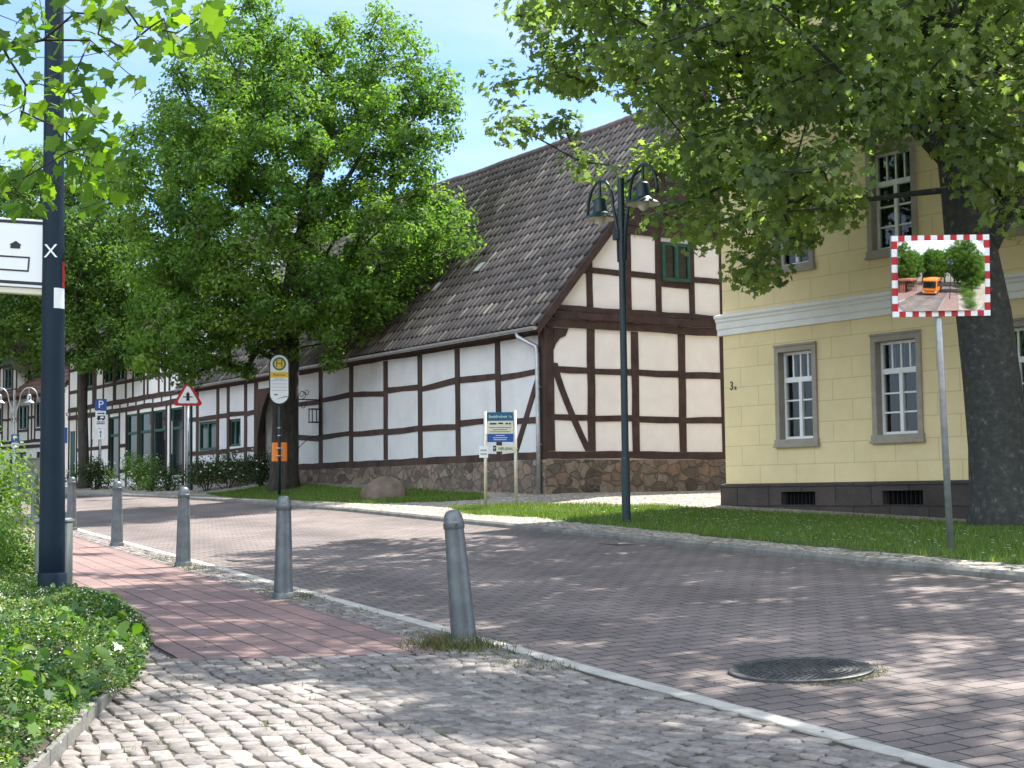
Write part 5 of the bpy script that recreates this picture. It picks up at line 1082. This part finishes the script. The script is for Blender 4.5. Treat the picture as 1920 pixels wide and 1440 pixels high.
loc = onground(-15.0, 53.9); lin = tree_root('linden_tree', 'darker linden with slim straight trunk beside the blue parking sign', loc)
tr = [(-15, 53.9, loc[2]-.2), (-14.98, 53.9, loc[2]+.4), (-15.05, 53.9, E+3.2), (-15.0, 53.8, E+5), (-15.1, 53.6, E+7.5), (-15.2, 53.6, E+9.5)]
b = MB(Matrix.Translation(-Vector(loc))); b.tube(tr, [.30, .20, .17, .16, .12, .06], 12); b.build('trunk', M_['bark'], lin, smooth=True)
ells = [(-15.4, 53.2, E+8.6, 2.9, 2.6, 3.9), (-14.0, 52.8, E+5.5, 1.5, 1.5, 1.3), (-17.0, 53, E+6.6, 1.2, 1.6, 1.8), (-15.9, 53, E+5.2, 1.0, 1.2, .8), (-13.2, 53, E+7.3, 1.5, 1.6, 1.9)]
cl = clumps(ells, 210, .62, None, .36, 5); P, nr, sz, tn = crown(local(cl, loc), .58, 190, .16); leaves('crown', P, nr, sz, OVAL, M_['leaf_linden'], lin, .5, tn)
limbs(lin, [local(np.array(p), loc) for p in tr[2:]], local(cl, loc), M_['bark'], .012, .016, rmax=.1)
t2 = copy_tree(lin); t2.location = (-20.6, 66.5, loc[2]); t2.rotation_euler = (0, 0, 2.1); t2.scale = (1.15, 1.15, 1.05); t2['label'] = 'tree crown rising behind the white house at the far left edge'

SHADE = [(-4.3, 16.0), (-2.6, 19.0), (-3.0, 21.5), (-1.0, 24.2), (1.3, 22.2), (2.2, 20.8), (3.4, 24), (7, 25), (12, 18), (9, 3), (4.2, 4.5), (.2, 7.2), (-1.0, 9.3), (-2.5, 10.6), (-3.5, 12.5)]
def ok_plane(q):
    if ((q[:2]-np.array(cy)) @ np.array([-.804, -.595])) < .45 or q[2] < E+2.2: return False
    if q[0]/q[1] < .119 and q[2] < E+4.3 and q[1] > 21: return False
    if q[1] < 24.6 and .030 < q[0]/q[1] < .112 and .150 < (q[2]-E)/q[1] < .245: return False
    if .218 < q[0]/q[1] < .292 and (q[2]-E)/q[1] < .222: return False
    k_ = (q[2]-.55)/sv.z; gx_, gy_ = q[0]-sv.x*k_, q[1]-sv.y*k_                 # where this clump's shade would fall: the crown is thinned to shape the shade on the street
    return bool(inside(SHADE, np.array([gx_]), np.array([gy_]))[0]) or (q[0] > -.3 and q[2] < E+8.4 and q[1] > 23) or (q[0] > .6 and q[2] < E+8.2 and gy_ > 10) or random.random() < .07
loc = onground(6.95, 22.0); pln = tree_root('plane_tree', 'massive plane tree with flaking bark overhanging the yellow house and road', loc)
tr = [(7.0, 22, loc[2]-.25), (6.97, 22, loc[2]+.25), (6.93, 22, E+.6), (6.86, 22, E+1.6), (6.78, 22, E+2.5), (6.62, 21.95, E+3.4), (6.48, 21.9, E+4.3), (6.32, 21.8, E+5.4), (6.0, 21.5, E+6.8), (5.6, 21.2, E+8.4)]
b = MB(Matrix.Translation(-Vector(loc))); b.tube(tr, [.66, .47, .42, .40, .385, .36, .28, .24, .2, .14], 20)
b.tube([(6.68, 21.95, E+3.2), (6.95, 21.8, E+3.75), (7.25, 21.6, E+4.15), (7.8, 21.3, E+5.2)], [.2, .17, .14, .08], 10)
b.tube([(6.45, 21.9, E+4.6), (5.6, 21.6, E+5.4), (4.5, 21.8, E+5.9), (3.4, 22.5, E+6.6), (2.4, 23.6, E+7.1)], [.18, .16, .13, .10, .06], 10)
b.tube([(6.40, 21.8, E+4.9), (6.0, 20.4, E+6.2), (5.0, 18.4, E+7.3), (3.6, 16.6, E+8.1)], [.18, .15, .11, .07], 10)
b.build('trunk', M_['bark_plane'], pln, smooth=True)
ells = [(5.0, 21.0, E+7.2, 4.4, 4.6, 3.9), (2.6, 24.3, E+5.2, .9, 1.2, .8), (3.3, 24.2, E+5.0, 1.75, 1.7, 1.9), (1.6, 25.6, E+7.1, 1.9, 2.0, 1.55), (6.4, 19.6, E+4.7, 1.2, 1.5, 1.2), (3.75, 18.4, E+3.3, .6, .7, .55), (4.2, 19.8, E+4.6, 1.6, 1.6, 1.2),
        (2.2, 18.8, E+9.6, 5.6, 5.2, 2.6), (5.0, 16.0, E+9.2, 4.6, 4.5, 2.4), (.5, 24.5, E+9.2, 3.0, 4.0, 1.9), (3.0, 23.2, E+3.5, .7, .9, .7), (-.8, 21.5, E+10, 3.2, 4.6, 1.6), (5.5, 12.0, E+10.2, 4.0, 3.5, 2), (3.2, 21.5, E+6.6, 1.9, 1.6, 1.9), (5.2, 18.6, E+5.6, 2.0, 1.6, 1.2)]
cl = clumps(ells, 640, .55, ok_plane, .40, 11)
P, nr, sz, tn = crown(local(cl, loc), .52, 112, .122, upb=.9); leaves('crown', P, nr, sz, LOBED, M_['leaf_plane'], pln, .9, tn)
limbs(pln, [local(np.array(p), loc) for p in tr[5:]]+[local(np.array(p), loc) for p in ((7.8, 21.3, E+5.2), (5.6, 21.6, E+5.4), (4.5, 21.8, E+5.9), (3.4, 22.5, E+6.6), (2.4, 23.6, E+7.1), (6.0, 20.4, E+6.2), (5.0, 18.4, E+7.3), (3.6, 16.6, E+8.1))], local(cl, loc), M_['bark_plane'], .008, .010, rmax=.13)

# maple whose twigs hang into the top left corner
loc = onground(-6.3, 9.6); mpl = tree_root('maple_tree', 'maple twigs with bright backlit lobed leaves hanging into the top left corner', loc)
tr = [(-6.3, 9.6, loc[2]-.2), (-6.28, 9.6, loc[2]+1.2), (-6.2, 9.5, E+1.8), (-5.9, 9.4, E+3.2), (-5.4, 9.2, E+4.6), (-5.0, 9.1, E+6.0)]
b = MB(Matrix.Translation(-Vector(loc))); b.tube(tr, [.22, .15, .13, .11, .08, .04], 12); b.build('trunk', M_['bark'], mpl, smooth=True)
pts = []; r3 = np.random.default_rng(21)
for (x0, x1, y0_, y1_, n_, Y) in ((0, 75, 0, 130, 9, 8.6), (95, 230, -10, 90, 13, 8.8), (200, 330, 0, 70, 10, 8.4), (320, 410, -10, 30, 6, 8.2), (330, 385, 40, 85, 5, 8.3), (0, 70, 130, 230, 9, 8.9), (100, 175, 110, 215, 12, 9.0), (110, 205, 205, 260, 8, 8.8), (120, 205, 245, 380, 18, 8.7), (0, 72, 260, 370, 9, 8.5), (-160, 0, -120, 380, 30, 8.8), (240, 262, 120, 150, 2, 8.4), (180, 190, 225, 262, 2, 8.5), (-100, 420, -330, -30, 60, 8.8)):
    for i in range(n_): pts.append(W(r3.uniform(x0, x1), r3.uniform(y0_, y1_), Y+r3.uniform(-.7, .7)))
cl = np.vstack([np.array(pts), clumps([(-4.6, 9.0, E+5.4, 2.0, 2.4, 1.8), (-6, 9.5, E+4.5, 1.8, 2, 2)], 150, .3, lambda q: q[2] > E+3.1 or q[0] < -3.6, .5, 6)])
n_ = len(cl); idx = np.repeat(np.arange(n_), 4); P = local(cl, loc)[idx]+rng.normal(0, .065, (len(idx), 3))-np.array([0, 0, .03]); nr = rng.normal(0, .6, (len(idx), 3))+np.array([-.1, -.45, .75])
leaves('crown', P, nr, .098*rng.uniform(.6, 1.25, len(idx)), MAPLE, M_['leaf_maple'], mpl, 1.6)
limbs(mpl, [local(np.array(p), loc) for p in tr[2:]], local(cl, loc), M_['twig'], .0016, .0022, sag=.05, rmax=.05)

# ------------------------------------------------------------------ shrubs
def shrub(name, label, centre, rad, n, size, mat_, flowers=0, seed=1, group=None, tpl=OVAL, upb=.5, stems=7):
    x, y = centre; z = gz(x, y); t = thing(name, label, 'shrub', (x, y, z), group=group); r2 = np.random.default_rng(seed)
    rx, ry, h = rad; m_ = 26; c = np.stack([r2.normal(0, .42, m_)*rx, r2.normal(0, .42, m_)*ry, (.25+.62*r2.random(m_))*h], -1); c[:, 2] *= 1-.35*((c[:, 0]/rx)**2+(c[:, 1]/ry)**2).clip(0, 1.4)
    cr_ = max(.30*h, .26*min(rx*2, ry*2)); idx = r2.integers(0, m_, n); d = unit(r2.normal(0, 1, (n, 3))); P = c[idx]+d*(cr_*r2.random(n)**.4)[:, None]; P[:, 2] = np.abs(P[:, 2])
    tone = np.clip(.2*r2.normal(0, 1, m_)[idx]+r2.random(n)*.7+.1, 0, 1)
    leaves('foliage', P, d+r2.normal(0, .5, (n, 3))+np.array([0, 0, upb]), size*r2.uniform(.6, 1.3, n), tpl, mat_, t, 0, tone)
    b = MB()
    for i in range(stems): q = c[i]; b.tube([(q[0]*.15, q[1]*.15, -.05), (q[0]*.6, q[1]*.6, q[2]*.6), tuple(q)], [.018, .012, .006], 5)
    b.build('stems', M_['twig'], t)
    if flowers:
        fc = c[r2.integers(0, m_, flowers)]+unit(r2.normal(0, 1, (flowers, 3))+np.array([-.2, -.6, .5]))*cr_*1.02; b = MB()
        for q in fc: b.lathe([(.006, -.02), (.028, -.01), (.032, .010), (.014, .02)], 7, tuple(q))
        b.build('blossom', M_['rose'], t)
    return t
shrub('rose_shrub', 'dark leafy shrub at the foot of the linden trunk', (-14.1, 52.0), (.75, .6, 1.05), 2600, .075, M_['leaf_bush'], 6, 1)
shrub('rose_shrub', 'tall sunlit rose shrub with pale flowers before the house windows', (-11.9, 49.3), (.8, .6, 1.25), 3000, .07, M_['leaf_light'], 34, 2)
t = shrub('ornamental_grass', 'small fountain of pale green grass beside the sunlit rose shrub', (-11.2, 47.9), (.35, .35, .45), 600, .14, M_['leaf_light'], 0, 3, tpl=OVAL*np.array([.35, 1, 1]), upb=.1); t['category'] = 'plant'
shrub('rose_shrub', 'low brownish shrub between the pale grass and the street lamp', (-10.6, 47.6), (.55, .5, .8), 1600, .065, M_['leaf_bush'], 2, 4)
shrub('rose_shrub', 'dense dark shrub right of the warning sign post', (-8.9, 44.9), (.75, .55, .95), 2400, .065, M_['leaf_bush'], 5, 5)
shrub('rose_shrub', 'middle rose shrub with small white blossoms under the barn windows', (-8.2, 44.3), (.7, .5, 1.1), 2600, .065, M_['leaf_bush'], 30, 6)
shrub('rose_shrub', 'rose shrub nearest the oak trunk with scattered pale blossoms', (-6.95, 42.7), (.75, .5, .95), 2600, .065, M_['leaf_bush'], 24, 7)
shrub('hedge_shrub', 'sunlit yellow-green hedge shrub at the left edge before the bollards', (-5.35, 15.2), (.60, 1.3, 1.0), 26000, .042, M_['leaf_light'], 0, 8, stems=14)
shrub('hedge_shrub', 'taller bright shrub just entering at the far left edge', (-6.15, 17.2), (.55, .9, 1.75), 14000, .055, M_['leaf_light'], 0, 9, stems=12)
hedge0 = shrub('hedge_shrub', 'small hedge shrub in front of the farther bollards at left', (-7.35, 21.2), (.65, 1.4, .75), 9000, .04, M_['leaf_light'], 0, 10, stems=10)

# planting bed: low ground cover, one uncountable mass
def bed_h(a, p):
    d = bed_edge(a)+.12-p
    return np.clip(d/.55, 0, 1)**.6*(.27+.08*np.sin(a*2.2+1.1*p)+.06*np.sin(p*4.1-a*1.3)+.05*np.sin(a*5.3+p*2.2))+.03
def bed_pts(n, a0_, a1_, wdt):
    a = a0_+rng.random(n)*(a1_-a0_); p = bed_edge(a)+np.interp(a, [-1.9, -1.2, .5, 1.5], [-.03, .10, .06, .0])-rng.random(n)**1.15*wdt; k = rng.random(n); h = bed_h(a, p)*(1-.6*k*k); x, y = xy(a, p); x += rng.normal(0, .02, n); return np.stack([x, y, H(a, p)+h], -1), a, p
P, a, p = bed_pts(140000, -5.5, 4.5, 2.6); pat = np.sin(a*6+2*np.sin(p*5))+np.sin(p*7.3+a*2.2)
rn = np.clip(rng.random(len(P))*.7+.12*pat+.10, 0, .86)+(rng.random(len(P)) < .13)*.6*(pat > -.3); rn = np.clip(rn, 0, 1)
tag(leaves('ground_cover', P, rng.normal(0, .55, (len(P), 3))+np.array([0, -.1, .8]), .022*rng.uniform(.5, 1.5, len(P)), OVAL6, M_['leaf_bed'], None, 0, rn), kind='stuff')
P, a, p = bed_pts(9000, 4.5, 14, 2.4); tag(leaves('ground_cover', P, rng.normal(0, .55, (len(P), 3))+np.array([0, -.1, .8]), .045*rng.uniform(.6, 1.35, len(P)), OVAL, M_['leaf_bed']), kind='stuff')
P, a, p = bed_pts(2600, -5.5, 3.8, 2.5); tag(leaves('ground_cover', P+np.array([0, 0, .015]), rng.normal(0, .5, (len(P), 3))+np.array([0, -.35, .7]), rng.uniform(.035, .075, len(P)), LOBED, M_['leaf_ivy'], None, .4), kind='stuff')
# a soil mound under it
V = []; F = []; aa = np.arange(-6.5, 15, .25); pk = np.arange(0, 3.2, .2)
for a in aa:
    for q in pk:
        p = bed_edge(a)-.02-q; x, y = xy(a, p); V.append((x, y, float(H(a, p))+float(bed_h(a, p))*.62-.03))
k = len(pk); F = [(i*k+j, (i+1)*k+j, (i+1)*k+j+1, i*k+j+1) for i in range(len(aa)-1) for j in range(k-1)]
tag(idx_mesh('bed_soil', V, F, M_['joint'], smooth=True), kind='structure')
n = 5200; a = -5.5+rng.random(n)*10; p = bed_edge(a)+.05-rng.random(n)**1.1*2.4; k = np.sin(a*4+2*np.sin(p*3.3))+np.sin(p*5.1+a*1.7) > .1; a, p = a[k], p[k]; x, y = xy(a, p)
o5 = np.stack([x, y, H(a, p)+bed_h(a, p)+rng.uniform(-.03, .02, len(a))], -1); tag(leaves('tiny_blossom', o5, rng.normal(0, .5, (len(a), 3))+np.array([0, -.4, .6]), np.full(len(a), .017), OVAL, M_['blossom'], None), kind='stuff')
# broad-leaved plants along the border
r4 = np.random.default_rng(5); cnt = 0
for i in range(40):
    a = r4.uniform(-4.4, -.9) if i < 28 else r4.uniform(-.9, 3.6); p = bed_edge(a)-r4.uniform(.05, .9); x, y = xy(a, p); z = gz(x, y)+bed_h(a, p)*.75; n_ = r4.integers(7, 13)
    an = r4.random(n_)*6.283; rr = r4.uniform(.03, .10, n_); Pq = np.stack([np.cos(an)*rr, np.sin(an)*rr, r4.uniform(.0, .12, n_)], -1); nq = np.stack([np.cos(an)*.7, np.sin(an)*.7, np.full(n_, .75)], -1)
    t = leaves('broad_leaf_plant', Pq, nq+r4.normal(0, .25, (n_, 3)), r4.uniform(.05, .135, n_), OVAL6, M_['leaf_big']); t.location = (x, y, z)
    tag(t, 'bright broad-leaved weed growing through the low ground cover of the bed', 'plant', 'broad-leaved weeds in the planting bed')
# ------------------------------------------------------------------ things behind the viewpoint that the traffic mirror shows
sheet('pavement_opposite', np.arange(-60, -5.9, 2.0), lambda a: [pf(a)+.13, 6.4, 7, 7.9], M_['pave'], .006)
def at(a, p, dz=0): x, y = xy(a, p); return (x, y, gz(x, y)+dz)
bz = math.atan2(EA[1], EA[0])-math.pi/2
t = thing('bus', 'orange city bus on the road, seen reflected in the traffic mirror', 'bus', at(-16.5, 2.9, -.03), bz)
b = MB(); b.prism([(-9.2, .32), (-9.2, 2.85), (-.25, 2.9), (-.02, 2.6), (.12, 1.2), (.15, .35)][::-1], 0, -1.24, 1.24); b.build('body', M_['orange'], t, bevel=.08)
b = MB(); b.prism([(.118, 1.3), (.01, 2.42), (.035, 2.42), (.14, 1.3)], 0, -1.1, 1.1); b.build('windscreen', M_['glass'], t)
b = MB()
for s in (-1, 1): b.box((s*1.235, -8.8, 1.35), (s*1.26, -.45, 2.4))
b.build('side_windows', M_['glass'], t); b = MB(); b.box((-1.0, .125, .78), (1.0, .175, .84)); b.build('bumper_line', M_['black'], t)
for s in (-1, 1):
    b = MB(); b.box((s*1.05-.14, .1, .55), (s*1.05+.14, .18, .72)); b.build('headlight', M_['signwhite'], t)
    for yy in (-1.9, -7.2): b = MB(); b.tube([(s*.98, yy, .46), (s*1.25, yy, .46)], .46, 20); b.build('wheel', M_['black'], t)
M_['redwood'] = mat('red_wood', (.30, .11, .08), (.42, .18, .13), .7, 6)
t = thing('bus_shelter', 'red wooden shelter with slatted walls, seen reflected in the traffic mirror', 'shelter', at(-20.5, -2.6), bz)
b = MB(); b.box((-1.5, -2.4, 2.5), (1.5, 2.4, 2.85)); b.build('roof', M_['redwood'], t); b = MB()
for i in range(14): y = -2.2+4.4*i/13; b.box((-1.25, y-.10, 0), (-1.17, y+.10, 2.5))
for i in range(7): x = -1.1+2.3*i/6; b.box((x-.10, -2.2, 0), (x+.10, -2.12, 2.5)); b.box((x-.10, 2.12, 0), (x+.10, 2.2, 2.5)) if i < 4 else None
b.build('slats', M_['redwood'], t)
for i, (a, p, s, rz_) in enumerate(((-33, -9, .95, 1), (-48, -4.5, 1.15, 2.2), (-54, 8.5, 1.2, 3.4), (-40, 12, .95, 4.6), (-64, 1.5, 1.35, 5.5), (-30, 13, .75, .6), (-25, -7.5, 1.0, 2.9), (-24, 11.5, .9, 4.4), (-44, -12, 1.1, .2), (-56, -9, 1.2, 1.5), (-72, -6, 1.4, 2.6), (-74, 7, 1.5, 3.9), (-62, 16, 1.2, 5.0))):
    c = copy_tree(oak); c.location = at(a, p, -1.8); c.rotation_euler = (0, 0, rz_); c.scale = (s*1.2,)*3; c['label'] = 'green tree along the street, seen only in the traffic mirror'; c['group'] = 'street trees reflected in the mirror'
c = copy_tree(lp); c.location = at(-13, 6.6); c.rotation_euler = (0, 0, R(20)); c['label'] = 'street lamp at the kerb, seen only in the traffic mirror'
for i, (a, p, s) in enumerate(((-9, 9.2, 1.2), (-13.5, 9.6, 1.5), (-18, 9.4, 1.6), (-23, 9.8, 1.8), (-29, 9.6, 2.0), (-36, 9.5, 2.2))):
    c = copy_tree(hedge0); c.location = at(a, p); c.rotation_euler = (0, 0, i*1.1); c.scale = (s,)*3; c['label'] = 'garden shrub along the opposite pavement, seen only in the traffic mirror'; c['group'] = 'shrubs reflected in the mirror'
for i, (x, y, s, rz_) in enumerate(((-15, 23, .8, .5), (-21.5, 34, .95, 1.9), (-12, 11, .7, 4.0), (-29, 64, 1.1, .3), (-26.5, 55, .9, 2.2), (-34, 74, 1.2, 3.3))):
    c = copy_tree(oak); c.location = (x, y, gz(x, y)-.2); c.rotation_euler = (0, 0, rz_); c.scale = (s,)*3; c['label'] = 'green tree across the street, seen only as a reflection in the house windows'; c['group'] = 'street trees reflected in the windows'
